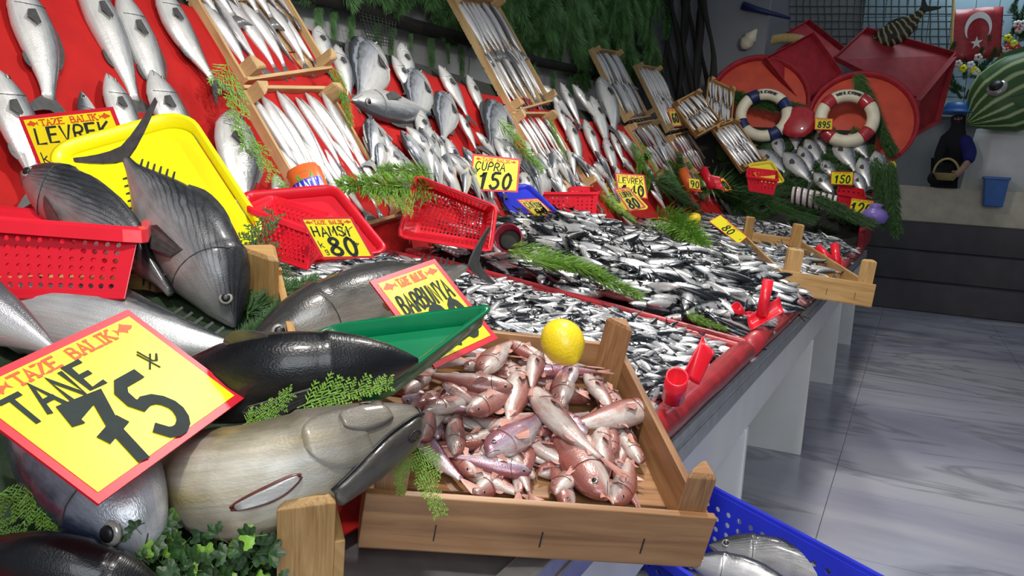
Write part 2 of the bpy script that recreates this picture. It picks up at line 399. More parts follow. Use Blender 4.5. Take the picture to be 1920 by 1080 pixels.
# ------------------------------------------------------------------ red trays of small fish
def tray(label, ya, yb, xb=-1.72, xf=-.425):
    t = thing('fish_tray', label, 'tray', (-1.1, (ya+yb)/2, .9), 'large red trays on the counter')
    def P(x, y, h): return V((x, y, zT(x)+h))
    MB().hexa([P(xb, ya, -.012), P(xf, ya, -.012), P(xf, yb, -.012), P(xb, yb, -.012), P(xb, ya, .0), P(xf, ya, .0), P(xf, yb, .0), P(xb, yb, .0)]).build('tray_base', M['red_tray'], t)
    for y in (ya, yb-.028):
        MB().hexa([P(xb, y, 0), P(xf, y, 0), P(xf, y+.028, 0), P(xb, y+.028, 0), P(xb, y, .05), P(xf, y, .05), P(xf, y+.028, .05), P(xb, y+.028, .05)]).build('side_rim', M['red_tray'], t, bevel=.009)
    MB().hexa([P(xb, ya, 0), P(xb+.03, ya, 0), P(xb+.03, yb, 0), P(xb, yb, 0), P(xb, ya, .05), P(xb+.03, ya, .05), P(xb+.03, yb, .05), P(xb, yb, .05)]).build('back_rim', M['red_tray'], t, bevel=.009)
    pts = [P(xf+.004, ya+.01+(yb-ya-.02)*k/8, .026+.002*math.sin(k*2.1)) for k in range(9)]
    MB().tube(pts, .034, 14).build('rolled_rim', M['red_tray'], t, True)
    return t
TR = [(1.42, 2.66), (2.72, 4.68), (4.74, 6.4), (6.44, 8.9)]
tray('red tray heaped with anchovies beside the mullet crate', *TR[0])
tray('red tray heaped with larger dark backed sardines', *TR[1])
tray('red tray under the slatted crate with the 80 tag', *TR[2])
tray('farthest red tray of small silver fish before the sea bream', *TR[3])

# ------------------------------------------------------------------ small fish prototypes, head at x = 0, lying on the side, 1 long
PROF = {   # u, back, belly, half width
 'slim': [(0, .006, .006, .006), (.04, .022, .02, .016), (.12, .04, .042, .03), (.25, .052, .06, .038), (.42, .055, .064, .04), (.6, .046, .05, .032), (.76, .03, .03, .02), (.88, .018, .018, .01), (.93, .02, .02, .006)],
 'anchovy': [(0, .008, .008, .008), (.05, .04, .04, .022), (.2, .075, .08, .045), (.4, .085, .095, .05), (.62, .068, .075, .038), (.8, .036, .038, .018), (.9, .026, .026, .007)],
 'bass': [(0, .008, .008, .008), (.05, .038, .034, .03), (.12, .068, .066, .048), (.22, .098, .098, .062), (.25, .098, .10, .06), (.36, .11, .115, .068), (.52, .10, .108, .06), (.68, .072, .075, .042), (.82, .042, .042, .022), (.9, .034, .034, .012), (.94, .036, .036, .006)],
 'bream': [(0, .012, .012, .012), (.05, .068, .05, .03), (.12, .13, .10, .05), (.22, .175, .155, .068), (.25, .178, .16, .066), (.38, .19, .185, .074), (.52, .165, .17, .064), (.68, .11, .115, .042), (.82, .052, .052, .02), (.9, .04, .04, .012), (.94, .044, .044, .006)],
 'tuna': [(0, .008, .01, .008), (.03, .03, .032, .026), (.08, .062, .064, .052), (.16, .098, .098, .082), (.235, .118, .12, .10), (.25, .113, .116, .096), (.36, .125, .13, .108), (.5, .118, .125, .102), (.64, .09, .096, .078), (.78, .05, .053, .044), (.88, .022, .023, .022), (.94, .014, .014, .014)],
 'mullet': [(0, .012, .018, .014), (.035, .055, .035, .032), (.1, .088, .055, .05), (.2, .105, .08, .062), (.23, .103, .083, .061), (.35, .106, .092, .064), (.52, .088, .082, .054), (.7, .056, .055, .034), (.84, .032, .032, .016), (.9, .03, .03, .01)],
}
def profile(kind, us):
    a = np.array(PROF[kind]); return [np.interp(us, a[:, 0], a[:, k]) for k in (1, 2, 3)]
def smooth_us(kind, n):
    a = np.array(PROF[kind])[:, 0]
    if n is None: return a
    e = a[-1]; x = np.linspace(0, 1, n); us = e*(.55*x+.45*(1-np.cos(math.pi*x))/2)
    return us
def catmull(pts, n):
    pts = [V(p) for p in pts]
    if len(pts) == 2: pts = [pts[0], pts[0].lerp(pts[1], .5), pts[1]]
    P = [2*pts[0]-pts[1]]+pts+[2*pts[-1]-pts[-2]]; out = []
    for i in range(1, len(P)-2):
        for k in range(12):
            t = k/12; a, b, c, d = P[i-1:i+3]
            out.append(.5*((2*b)+(c-a)*t+(2*a-5*b+4*c-d)*t*t+(3*b-a-3*c+d)*t**3))
    out.append(P[-2])
    acc = [0]
    for i in range(1, len(out)): acc.append(acc[-1]+(out[i]-out[i-1]).length)
    return out, np.array(acc)
class Spine:
    def __init__(s, pts, up):
        s.o, s.acc = catmull(pts, 12); s.L = s.acc[-1]; s.up = V(up).normalized(); s.A = np.array([tuple(p) for p in s.o])
    def pos(s, u):
        x = u*s.L
        if u > 1: return V(s.o[-1])+(s.o[-1]-s.o[-2]).normalized()*(x-s.L)
        return V([float(np.interp(x, s.acc, s.A[:, k])) for k in range(3)])
    def frame(s, u):
        t = (s.pos(min(u+.02, 1.02))-s.pos(max(u-.02, 0))).normalized()
        a = t.cross(s.up).normalized(); return s.pos(u), t, a.cross(t).normalized(), a      # pos, back, up, side
def fish_body(sp, kind, us, M_, hs=1., ws=1., body_end=.94, pw=1.0):
    """lofted body along a spine whose length is the whole fish with tail"""
    h1, h2, w_ = profile(kind, us); vs = []; uv = []; N = len(us); L = sp.L
    for i, u in enumerate(us):
        p, t, up, sd = sp.frame(u*.88)
        for k in range(M_):
            th = 2*math.pi*k/M_; c, s = math.cos(th), math.sin(th)
            hh = (h1[i] if c > 0 else h2[i])*hs*L; cc = math.copysign(abs(c)**pw, c); ss = math.copysign(abs(s)**pw, s)
            vs.append(p+up*(cc*hh)+sd*(ss*w_[i]*ws*L)); uv.append((u, (1-c)/2, 0))
    fs = [(i*M_+k, i*M_+(k+1) % M_, (i+1)*M_+(k+1) % M_, (i+1)*M_+k) for i in range(N-1) for k in range(M_)]
    for b in (0, (N-1)*M_):
        for i in range(M_//2-1):
            q = (b+i, b+i+1, b+M_-2-i, b+M_-1-i); fs.append(q if b else q[::-1])
    return vs, fs, uv
def fin_sheet(base, tip, sd, th, vcol=.2, ucol=1.):
    """thin solid sheet between two equally long rows of points"""
    n = len(base); vs = []; fs = []
    for s in (1, -1):
        vs += [b+sd*th*s for b in base]+[q+sd*th*.4*s for q in tip]
    for k in range(n-1):
        fs.append((k, k+1, n+k+1, n+k)); fs.append((2*n+k, 3*n+k, 3*n+k+1, 2*n+k+1))
        fs.append((n+k, n+k+1, 3*n+k+1, 3*n+k)); fs.append((k, 2*n+k, 2*n+k+1, k+1))
    fs.append((0, n, 3*n, 2*n)); fs.append((n-1, 3*n-1, 4*n-1, 2*n-1))
    return vs, fs, [(ucol, vcol, 0)]*len(vs)
def tail_rows(sp, h, fork, span, n=7, start=.80):
    p, t, up, sd = sp.frame(.88); L = sp.L; base = []; tip = []
    p0 = sp.pos(start)
    for k in range(n):
        y = -1+2*k/(n-1)
        ay = abs(y); e = 1-start; fk = min(fork, .62*e)
        base.append(p0+up*(math.copysign(max(0, ay*span-0*h), y)*L)+t*(L*(e*.86*ay**1.35-.012*(1-ay))))
        tip.append(p0+up*(y*span*L)+t*(L*(e-fk*(1-ay**1.4))))
    return base, tip, sd
def proto(kind, mat, bend, nu=None, m=8, span=.10, fork=.10, hs=1., ws=1.):
    pts = [V((0, 0, 0)), V((.35, bend*.6, 0)), V((.7, bend*.3, 0)), V((1, -bend, 0))]
    sp = Spine(pts, (0, 1, 0)); us = smooth_us(kind, nu)
    mb = MB(); mb.add(*fish_body(sp, kind, us, m, hs, ws))
    b, tp, sd = tail_rows(sp, .014, fork, span, 5); mb.add(*fin_sheet(b, tp, sd, .004, .15))
    c = np.array(mb.v); c[:, 0] -= .45; mb.v = [tuple(x) for x in c]
    return rawmesh(kind+'_body', mb.v, mb.f, mb.u, True, [mat])
def fish_small(name, me, mw, label, cat, group):
    o = bpy.data.objects.new(name, me); COL.objects.link(o); o.matrix_world = mw
    return tag(o, label, cat, group)
def lying(p, n, ang, roll, tilt, L, thick=1.):
    """matrix of a fish lying at p on a surface with normal n"""
    n = V(n).normalized(); a = V((0, 1, 0)); a = (a-n*a.dot(n)).normalized(); b = n.cross(a)
    x = a*math.cos(ang)+b*math.sin(ang); x = (x+n*tilt).normalized(); y = n.cross(x).normalized(); z = x.cross(y)
    y2 = y*math.cos(roll)+z*math.sin(roll); z2 = z*math.cos(roll)-y*math.sin(roll)
    m = Matrix((x*L, y2*L, z2*L)).transposed().to_4x4(); m.translation = p; return m
def merge(name, items, mat, label, cat, parent=None):
    """items: (mesh, matrix) -> one object of kind stuff"""
    cache = {}; vs = []; fs = []; us = []; off = 0
    for me, mw in items:
        if me.name not in cache:
            n = len(me.vertices); c = np.empty(n*3); me.vertices.foreach_get('co', c)
            f = np.empty(len(me.loops), dtype=np.int64); me.loops.foreach_get('vertex_index', f)
            u = np.empty(n*3); me.attributes['fuv'].data.foreach_get('vector', u)
            cache[me.name] = (c.reshape(-1, 3), f.reshape(-1, 4), u.reshape(-1, 3))
        c, f, u = cache[me.name]; A = np.array(mw)
        vs.append(c @ A[:3, :3].T+A[:3, 3]); fs.append(f+off); us.append(u); off += len(c)
    me = rawmesh(name, np.concatenate(vs), np.concatenate(fs), np.concatenate(us), True, [mat])
    o = bpy.data.objects.new(name, me); COL.objects.link(o)
    return tag(o, label, cat, None, 'stuff')
def pile(name, protos, mat, L, ya, yb, count, n_ind, label, group, label_stuff, mound, xb=-1.66, xf=-.47, seed=1, bias=None, cat='fish', flat=.5):
    r = random.Random(seed); items = []
    for i in range(count):
        layer = i/count
        x = xf+(xb-xf)*r.random(); y = ya+(yb-ya)*r.random()
        ang = r.gauss(bias, .55) if bias is not None and r.random() < .7 else r.random()*6.283
        e = min(1, (xf-x+.03)/.2)*min(1, (y-ya+.03)/.32)*min(1, (yb-y+.03)/.32)
        h = .01+mound*max(0, e)*(.75+.5*noise.noise(V((x*3+seed, y*3, 0))))+L*.16*layer
        n = (TN+V((r.gauss(0, .13), r.gauss(0, .13), 0))).normalized()
        roll = (r.gauss(0, flat)+(math.pi if r.random() < .5 else 0))
        ln = L*(.82+.36*r.random())
        mw = lying(V((x, y, zT(x)+h)), n, ang, roll, r.gauss(0, .12), ln)
        items.append((protos[i % len(protos)], mw))
    def key(k):                              # biggest in the picture and on top
        me, mw = items[k]; d = (mw.translation-CAM).length
        return d+2.2*max(0, .62-k/count)
    order = sorted(range(count), key=key); ind = set(order[:n_ind])
    for k in ind: fish_small(name, items[k][0], items[k][1], label, cat, group)
    rest = [items[k] for k in range(count) if k not in ind]
    merge(name+'_heap', rest, mat, label_stuff, cat)
anch = [proto('anchovy', M['f_anchovy'], b, None, 8, .09, .08, 1.12, 1.3) for b in (.0, .06, -.05, .1)]
sard = [proto('anchovy', M['f_sardine'], b, 10, 10, .10, .1, 1.15, 1.35) for b in (.0, .05, -.05)]
mackp = [proto('slim', M['f_mack'], b, 9, 8, .09, .1, 1.3, 1.3) for b in (.0, .05, -.05)]
pile('anchovy', anch, M['f_anchovy'], .132, 1.50, 2.60, 2900, 300, 'small silver anchovy in the heap beside the mullet crate', 'anchovies in the front red tray', 'rest of the silver anchovy heap in the front red tray', .075, seed=3, bias=2.2)
pile('sardine', sard, M['f_sardine'], .25, 2.88, 4.56, 1400, 300, 'dark backed silver sardine in the second red tray', 'sardines in the second red tray', 'rest of the sardine heap in the second red tray', .145, seed=5, bias=1.9)
pile('mackerel', mackp, M['f_mack'], .22, 4.80, 6.34, 900, 120, 'slim grey mackerel in the tray around the slatted crate', 'slim fish in the third red tray', 'rest of the slim grey fish in the third red tray', .07, seed=8, bias=1.2)
pile('small_mackerel', mackp, M['f_mack'], .24, 6.5, 8.84, 1100, 150, 'slim grey fish in the farthest red tray', 'slim fish in the farthest red tray', 'rest of the slim fish in the farthest red tray', .10, seed=9, bias=1.0)
# ------------------------------------------------------------------ builders
CR, CU, CF = (RC @ V((1, 0, 0))), (RC @ V((0, 1, 0))), (RC @ V((0, 0, -1)))
def surf(sp, kind, u, th, hs, ws, off=0.):
    h1, h2, w_ = profile(kind, np.array([u])); p, t, up, sd = sp.frame(u*.88); c, s = math.cos(th), math.sin(th); L = sp.L
    q = up*(c*(h1[0] if c > 0 else h2[0])*hs*L)+sd*(s*w_[0]*ws*L)
    return p+q+q.normalized()*off, q.normalized(), t
PROF['head'] = [(0, .02, .03, .02), (.02, .045, .05, .036), (.06, .068, .072, .058), (.14, .098, .104, .088), (.27, .135, .14, .124), (.285, .130, .135, .119), (.42, .146, .15, .135), (.55, .146, .15, .135), (.72, .12, .122, .11), (.86, .075, .075, .07), (.94, .03, .03, .03)]
def fish(name, label, kind, pts, up, mat, finmat, hs=1., ws=1., group=None, cat='fish', big=False, tail=(.10, .16), tailspan=None, dorsal=(.32, .66, .03), anal=(.6, .72, .025), pect=True, eye=.021, eye_u=.095, mouth=True, finlets=False, gill=True, tstart=.8):
    sp = Spine(pts, up); L = sp.L
    root = thing(name, label, cat, sp.pos(.45), group)
    us = smooth_us(kind, 26 if big else 15); 
    if kind in ('tuna', 'bass', 'bream', 'head', 'mullet'): us = np.sort(np.concatenate([us, [.235, .25] if kind != 'head' else [.27, .285]]))
    MB().add(*fish_body(sp, kind, us, 20 if big else 12, hs, ws)).build('body', mat, root, True)
    fork, span = tail
    if span > 0:
        b, tp, sd = tail_rows(sp, .018 if kind == 'tuna' else .03, fork, span, 9, tstart)
        MB().add(*fin_sheet(b, tp, sd, .003*L+.0006)).build('tail_fin', finmat, root)
    def edge_fin(nm, u0, u1, h, th0, lean=.5):
        b = []; tp = []; n = 8
        for k in range(n):
            u = u0+(u1-u0)*k/(n-1); p, nn, t = surf(sp, kind, u, th0, hs, ws, -.004*L)
            hh = h*L*math.sin(math.pi*(k+.7)/(n+.4))**.7
            b.append(p); tp.append(p+nn*hh+t*hh*lean)
        MB().add(*fin_sheet(b, tp, sp.frame(u0)[3], .004*L*.6+.0004)).build(nm, finmat, root)
    if dorsal: edge_fin('dorsal_fin', *dorsal, 0)
    if anal: edge_fin('anal_fin', *anal, math.pi)
    if finlets:
        for th0 in (0, math.pi):
            for k in range(6):
                u = .68+.035*k; p, nn, t = surf(sp, kind, u, th0, hs, ws, -.002); sd = sp.frame(u)[3]
                MB().add(*fin_sheet([p, p+t*.012*L], [p+nn*.022*L+t*.02*L, p+nn*.018*L+t*.026*L], sd, .002*L)).build('finlet', finmat, root)
    side = 1 if (CAM-sp.pos(.3)).dot(sp.frame(.3)[3]) > 0 else -1
    if pect:
        b = []; tp = []
        for k in range(5):
            p, nn, t = surf(sp, kind, .285+.01*k*.3, side*(1.75+.09*(k-2)), hs, ws, .001)
            b.append(p); tp.append(surf(sp, kind, .43-.02*abs(k-1), side*(1.85+.10*(k-2)), hs, ws, .006+.012*L)[0])
        MB().add(*fin_sheet(b, tp, nn, .0025*L)).build('pectoral_fin', finmat, root)
    if gill:
        g = .24 if kind != 'head' else .395
        q = [surf(sp, kind, g+.03*math.sin((th-.5)*1.3)-.02, side*th, hs, ws, .0006)[0] for th in np.linspace(.55, 2.5, 11)]
        MB().tube(q, .0012*L+.0003, 5).build('gill_slit', M['wound'] if kind == 'mullet' else M['fin'], root)
    if mouth:
        q = [surf(sp, kind, .004+.075*k/6, side*(1.75+.06*k), hs, ws, .0003)[0] for k in range(7)]
        MB().tube(q, .0011*L+.0003, 5).build('mouth', M['fin'], root)
    if eye:
        for s in ((side,) if not big else (1, -1)):
            p, nn, t = surf(sp, kind, eye_u, s*1.15, hs, ws, 0); r = eye*L
            e = MB().lathe(p-nn*r*.25, nn, [(r, 0), (r, r*.3), (r*.8, r*.45), (r*.4, r*.5)], 14).build('eye', M['eye_white'], root, True)
            MB().lathe(p-nn*r*.1, nn, [(r*.68, .3*r), (r*.58, r*.5), (r*.2, r*.58)], 12).build('pupil', M['black'], e, True)
    return root, sp
def slope_fish(n, label, kind, h, t, dors, mat, plane=onS, pn=SN, off=.03, hs=1., bend=0., group=None, fin='fin', **k):
    t = (h[0]+(t[0]-h[0])*1.12, h[1]+(t[1]-h[1])*1.12); hs *= 1.18; a, b = plane(*h, off), plane(*t, off*.7); d = (b-a); up = pn.cross(d).normalized()*dors
    mid = a.lerp(b, .5)+up*bend*d.length
    d = d.normalized()
    return fish(n, label, kind, [a, mid, b], up, M[mat], M[fin], hs, group=group, **k)

def crate(label, o, ex, ey, ez, wood_, th=.010, post=.03, slats=5, bh=None, ph=.045, group=None, loc=None, front=True):
    """open slatted crate; o = outer front left bottom corner, ex ey ez = full edge vectors"""
    o, ex, ey, ez = V(o), V(ex), V(ey), V(ez); X, Yv, Z = ex.normalized(), ey.normalized(), ez.normalized()
    r = thing('wooden_crate', label, 'crate', loc or o+ex/2+ey/2, group); H = ez.length
    def bd(nm, p, a, b, c): return MB().box(p, a, b, c).build(nm, wood_, r, bevel=.0015)
    if front: bd('front_board', o+Z*.004, ex, Yv*th, Z*(H-.004))
    bd('back_board', o+ey-Yv*th+Z*.004, ex, Yv*th, Z*(H-.004))
    for s in (0, 1): bd('side_board', o+(ex-X*th)*s+Yv*th+Z*.006, X*th, ey-Yv*2*th, Z*(H-.016))
    sw = ey.length/slats
    for k in range(slats): bd('bottom_board', o+Yv*(sw*k+.003)+Z*.0, ex, Yv*(sw-.006), Z*.006)
    for sx in (0, 1):
        for sy in (0, 1):
            c = o+ex*sx+ey*sy+X*(th if sx == 0 else -th)+Yv*(th if sy == 0 else -th)
            a = X*post*(1 if sx == 0 else -1); b = Yv*post*(1 if sy == 0 else -1)
            lo = [c, c+a, c+a*.9+b*.25, c+a*.25+b*.9, c+b]
            if a.cross(b).dot(Z) < 0: lo = lo[::-1]
            top = [p+Z*(H+ph) for p in lo]
            cen = sum(top, V((0, 0, 0)))/5
            tip = [p.lerp(cen, .25)+Z*.007 for p in top]
            MB().loft([lo, top, tip]).build('corner_post', wood_, r, bevel=.001)
    for k in range(3):
        q = o+ex*(.2+.3*k)+Z*H*.25-Yv*.0012
        if front: MB().box(q, X*.0018, Yv*.002, Z*H*.28).build('nail', M['black'], r)
    return r

# hand lettering -----------------------------------------------------------------
G = {
 'A': [[(0, 0), (.5, 1), (1, 0)], [(.2, .36), (.82, .36)]], 'B': [[(.05, 0), (.05, 1), (.6, 1), (.85, .88), (.85, .66), (.6, .54), (.05, .54)], [(.6, .54), (.95, .42), (.95, .12), (.65, 0), (.05, 0)]],
 'C': [[(.95, .82), (.7, 1), (.3, 1), (0, .7), (0, .3), (.3, 0), (.7, 0), (.95, .18)]], 'E': [[(.9, 1), (.05, 1), (.05, 0), (.9, 0)], [(.05, .52), (.75, .52)]],
 'F': [[(.9, 1), (.05, 1), (.05, 0)], [(.05, .52), (.75, .52)]], 'H': [[(.05, 1), (.05, 0)], [(.9, 1), (.9, 0)], [(.05, .5), (.9, .5)]],
 'I': [[(.5, 1), (.5, 0)]], 'K': [[(.05, 1), (.05, 0)], [(.95, 1), (.05, .45)], [(.3, .6), (1, 0)]], 'L': [[(.05, 1), (.05, 0), (.9, 0)]],
 'M': [[(0, 0), (.1, 1), (.5, .3), (.9, 1), (1, 0)]], 'N': [[(.05, 0), (.05, 1), (.9, 0), (.9, 1)]], 'O': [[(.5, 1), (.15, .85), (0, .5), (.15, .15), (.5, 0), (.85, .15), (1, .5), (.85, .85), (.5, 1)]],
 'P': [[(.05, 0), (.05, 1), (.65, 1), (.95, .85), (.95, .62), (.65, .48), (.05, .48)]], 'R': [[(.05, 0), (.05, 1), (.65, 1), (.95, .85), (.95, .62), (.65, .48), (.05, .48)], [(.45, .48), (1, 0)]],
 'S': [[(.9, .85), (.6, 1), (.25, 1), (.05, .8), (.2, .58), (.75, .44), (.95, .2), (.7, 0), (.3, 0), (.02, .15)]], 'T': [[(0, 1), (1, 1)], [(.5, 1), (.5, 0)]],
 'U': [[(.05, 1), (.05, .25), (.3, 0), (.65, 0), (.9, .25), (.9, 1)]], 'V': [[(0, 1), (.5, 0), (1, 1)]], 'W': [[(0, 1), (.25, 0), (.5, .7), (.75, 0), (1, 1)]], 'Y': [[(0, 1), (.5, .5), (1, 1)], [(.5, .5), (.5, 0)]],
 'Z': [[(.05, 1), (.95, 1), (.05, 0), (.95, 0)]], '0': [[(.5, 1), (.2, .88), (.06, .5), (.2, .12), (.5, 0), (.8, .12), (.94, .5), (.8, .88), (.5, 1)]],
 '1': [[(.1, .75), (.5, 1), (.5, 0)]], '2': [[(.05, .78), (.25, 1), (.7, 1), (.92, .78), (.8, .5), (.05, 0), (.95, 0)]], '4': [[(.75, 0), (.75, 1), (.02, .3), (1, .3)]],
 '5': [[(.9, 1), (.15, 1), (.1, .56), (.55, .62), (.9, .42), (.9, .18), (.6, 0), (.2, 0), (.02, .16)]], '6': [[(.85, .95), (.4, .95), (.08, .5), (.1, .18), (.4, 0), (.75, .05), (.92, .28), (.75, .5), (.4, .52), (.12, .35)]], '3': [[(.05, .9), (.4, 1), (.85, .85), (.8, .62), (.4, .53), (.9, .4), (.9, .12), (.5, 0), (.05, .1)]], '7': [[(.0, .86), (.05, 1), (.95, 1), (.55, .5), (.4, 0)], [(.2, .46), (.8, .54)]],
 '8': [[(.5, .54), (.15, .7), (.15, .88), (.5, 1), (.85, .88), (.85, .7), (.5, .54), (.06, .34), (.06, .12), (.5, 0), (.94, .12), (.94, .34), (.5, .54)]],
 '9': [[(.9, .66), (.6, .45), (.2, .52), (.06, .76), (.25, 1), (.7, 1), (.92, .76), (.85, .3), (.5, 0)]],
 'k': [[(.1, 1), (.1, 0)], [(.8, .62), (.12, .28)], [(.3, .36), (.9, 0)]], 'g': [[(.85, .6), (.3, .66), (.1, .4), (.3, .15), (.8, .2)], [(.85, .66), (.85, -.2), (.5, -.35), (.1, -.2)]],
 't': [[(-.1, .18), (.95, .72)], [(.22, .95), (.55, .05)], [(.42, 1.05), (.62, .42), (.85, .36), (1.3, .6)]], ' ': [],
 ',': [[(.5, .0), (.6, -.14), (.42, -.24)]], '.': [[(.4, 1.14), (.52, 1.22)]],
}
def smooth_poly(p):
    if len(p) < 5: return p
    out = [p[0]]
    for i in range(1, len(p)-1):
        a, b, c = p[i-1], p[i], p[i+1]
        out += [(b[0]*.72+a[0]*.28, b[1]*.72+a[1]*.28), (b[0]*.72+c[0]*.28, b[1]*.72+c[1]*.28)]
    return out+[p[-1]]
def letters(text, x, y, h, wf=.62, gap=.24, slant=.0, serif=False, wob=0):
    out = []; r = random.Random(len(text)*31+ord(text[0]))
    i = 0
    for ch in text:
        if ch in ',.':                    # marks over or under the letter before
            for p in G[ch]: out.append([(x-(wf+gap)*h+(a*wf+slant*b)*h, y+b*h) for a, b in p])
            continue
        k = wf*(.45 if ch == 'I' else 1); dy = r.uniform(-wob, wob)*h
        for p in G[ch]:
            q = p if serif or ch in 'AEFHIKLMNTVWYZ174t' else smooth_poly(p)
            out.append([(x+(a*k+slant*b)*h, y+dy+b*h) for a, b in q])
            if serif:
                for e in (p[0], p[-1]):
                    if e[1] in (0, 1) and len(p) < 5: out.append([(x+(e[0]*k+slant*e[1]-.13)*h, y+e[1]*h), (x+(e[0]*k+slant*e[1]+.13)*h, y+e[1]*h)])
        x += (k+gap)*h
    return out
def text_width(t, h, wf=.62, gap=.24): return sum((wf*(.45 if c == 'I' else 1)+gap)*h for c in t if c not in ',.')-gap*h
def ribbon(mb, polys, hw, P, lift, mi=0):
    for k, p in enumerate(polys):
        q = [V((a, b)) for a, b in p]; n = len(q); vs = []; lf = lift+.00006*(k % 5)
        for i in range(n):
            d = (q[min(i+1, n-1)]-q[max(i-1, 0)]); d = d.normalized() if d.length else V((1, 0))
            e = V((-d.y, d.x)); c = q[i]+(d*hw*.8*(-1 if i == 0 else 1 if i == n-1 else 0)); w_ = hw
            if 0 < i < n-1:
                d1 = (q[i]-q[i-1]).normalized(); w_ = hw/max(.55, abs(d1.dot(d)))
            vs += [P(*(c+e*w_), lf), P(*(c-e*w_), lf)]
        mb.add(vs, [(2*i, 2*i+1, 2*i+3, 2*i+2) for i in range(n-1)], None, mi)
EMB = [(0, .5), (.12, .62), (.3, .78), (.42, .98), (.55, .8), (.7, .66), (.8, .58), (1, .82), (.93, .52), (1, .2), (.8, .44), (.62, .3), (.5, .1), (.42, .28), (.2, .3), (.08, .38)]
def quad(px, d):
    """four pixel corners of a parallelogram, TL TR BR BL; d = depth of the first corner"""
    r = [ray(*p) for p in px]; A = np.array([list(-r[1]), list(r[2]), list(-r[3])]).T
    s = np.linalg.solve(A, -np.array(list(r[0])))
    return [CAM+r[0]*d]+[CAM+r[k+1]*(d*float(s[k])) for k in range(3)]
def fit(polys, asp, m):
    xs = [a for p in polys for a, b in p]; x0, x1 = min(xs), max(xs)
    if x0 >= m and x1 <= asp-m: return polys
    s = min(1, (asp-2*m)/(x1-x0)); n0 = m if s < 1 else min(max(x0, m), asp-m-(x1-x0))
    return [[(n0+(a-x0)*s, b) for a, b in p] for p in polys]
def price_tag(label, c, name, price, group='price tags on the stall', kg=True, ny=.56, nh=.19, ph=.38, py=.10, px=None, nx=None, cardmat='card_yellow', heading=True, pw=.034, nw=.016, extra=None, tl=True, curl=0, slant=.12):
    TL, TR, BR, BL = [V(p) for p in c]; W = ((TR-TL).length+(BR-BL).length)/2; H = ((TL-BL).length+(TR-BR).length)/2
    nrm = (TR-TL).cross(BL-TL).normalized(); asp = W/H
    if nrm.dot(CAM-TL) < 0: nrm = -nrm
    def P(x, y, lift):
        u, v = x/asp, y
        p = BL*(1-u)*(1-v)+BR*u*(1-v)+TR*u*v+TL*(1-u)*v
        return p+nrm*(lift+curl*H*(math.sin(math.pi*v)))
    r = thing('price_tag', label, 'price tag', (BL+BR)/2, group)
    def slab(x0, x1, y0, y1, l0, l1, n=8):
        mb = MB(); loops = []
        for k in range(n+1):
            y = y0+(y1-y0)*k/n; loops.append([P(x0, y, l0), P(x1, y, l0), P(x1, y, l1), P(x0, y, l1)])
        return mb.loft(loops)
    slab(0, asp, 0, 1, -.003, 0).build('card', M['card_red'], r)
    b = .055
    slab(b, asp-b, b, 1-b, .0001, .0006).build('yellow_panel', M[cardmat], r)
    if heading:
        hh = .085; w_ = text_width('TAZE BALIK', hh, .72, .26); x0 = (asp-w_)/2; mb = MB()
        ribbon(mb, fit(letters('TAZE BALIK', x0, .835, hh, .72, .26, 0, True), asp, .24), .009, P, .0011); mb.build('heading_print', M['print_red'], r)
        for xx, sg in ((max(x0-.19, .065), 1), (min(x0+w_+.19, asp-.065), -1)):
            mb = MB(); mb.add([P(xx+sg*a*.16, .82+bb*.11, .0011) for a, bb in EMB], [tuple(range(len(EMB)))[::sg]])
            mb.build('fish_emblem', M['print_red'], r)
    if name:
        h = nh; w_ = text_width(name, h, .6, .2); x0 = nx if nx is not None else (asp-w_)/2
        mb = MB(); ribbon(mb, fit(letters(name, x0, ny, h, .6, .2, slant, False, .06), asp, .1), nw, P, .0013); mb.build('name_lettering', M['ink'], r)
    if price:
        h = ph; w_ = text_width(price, h, .55, .2); x0 = px if px is not None else (asp-w_)/2
        mb = MB(); ribbon(mb, fit(letters(price, x0, py, h, .55, .2, slant, False, .03), asp, .13), pw, P, .0016); mb.build('price_lettering', M['ink'], r)
    if kg:
        mb = MB(); ribbon(mb, letters('k', .1, py+.2, .15), .008, P, .0013); ribbon(mb, letters('g', .14, py+.06, .12), .008, P, .0013); mb.build('unit_lettering', M['ink'], r)
    if tl:
        mb = MB(); ribbon(mb, letters('t', asp-.27, py+.2, .13), .008, P, .0013); mb.build('currency_mark', M['ink'], r)
    if extra: extra(r, P, asp)
    return r

# perforated baskets -----------------------------------------------------------
def lattice(a, b, c, d, nx, ny, m=(.05, .12), hole=.30):
    """panel with oval holes; a b bottom edge, d c top edge"""
    a, b, c, d = V(a), V(b), V(c), V(d); mb = MB()
    def P(u, v): return a*(1-u)*(1-v)+b*u*(1-v)+c*u*v+d*(1-u)*v
    u0, u1, v0, v1 = m[0], 1-m[0], m[1], 1-m[1]
    for q in (((0, 0), (1, 0), (1, v0), (0, v0)), ((0, v1), (1, v1), (1, 1), (0, 1)), ((0, v0), (u0, v0), (u0, v1), (0, v1)), ((u1, v0), (1, v0), (1, v1), (u1, v1))):
        mb.add([P(*k) for k in q], [(0, 1, 2, 3)])
    du, dv = (u1-u0)/nx, (v1-v0)/ny
    O = [(-1, -1), (0, -1), (1, -1), (1, 0), (1, 1), (0, 1), (-1, 1), (-1, 0)]
    for i in range(nx):
        for j in range(ny):
            cu, cv = u0+(i+.5)*du, v0+(j+.5)*dv
            vs = [P(cu+x*du/2, cv+y*dv/2) for x, y in O]+[P(cu+x*du*hole*(1 if abs(x)+abs(y) == 1 else .72), cv+y*dv*hole*1.15*(1 if abs(x)+abs(y) == 1 else .72)) for x, y in O]
            mb.add(vs, [(k, (k+1) % 8, 8+(k+1) % 8, 8+k) for k in range(8)])
    return mb
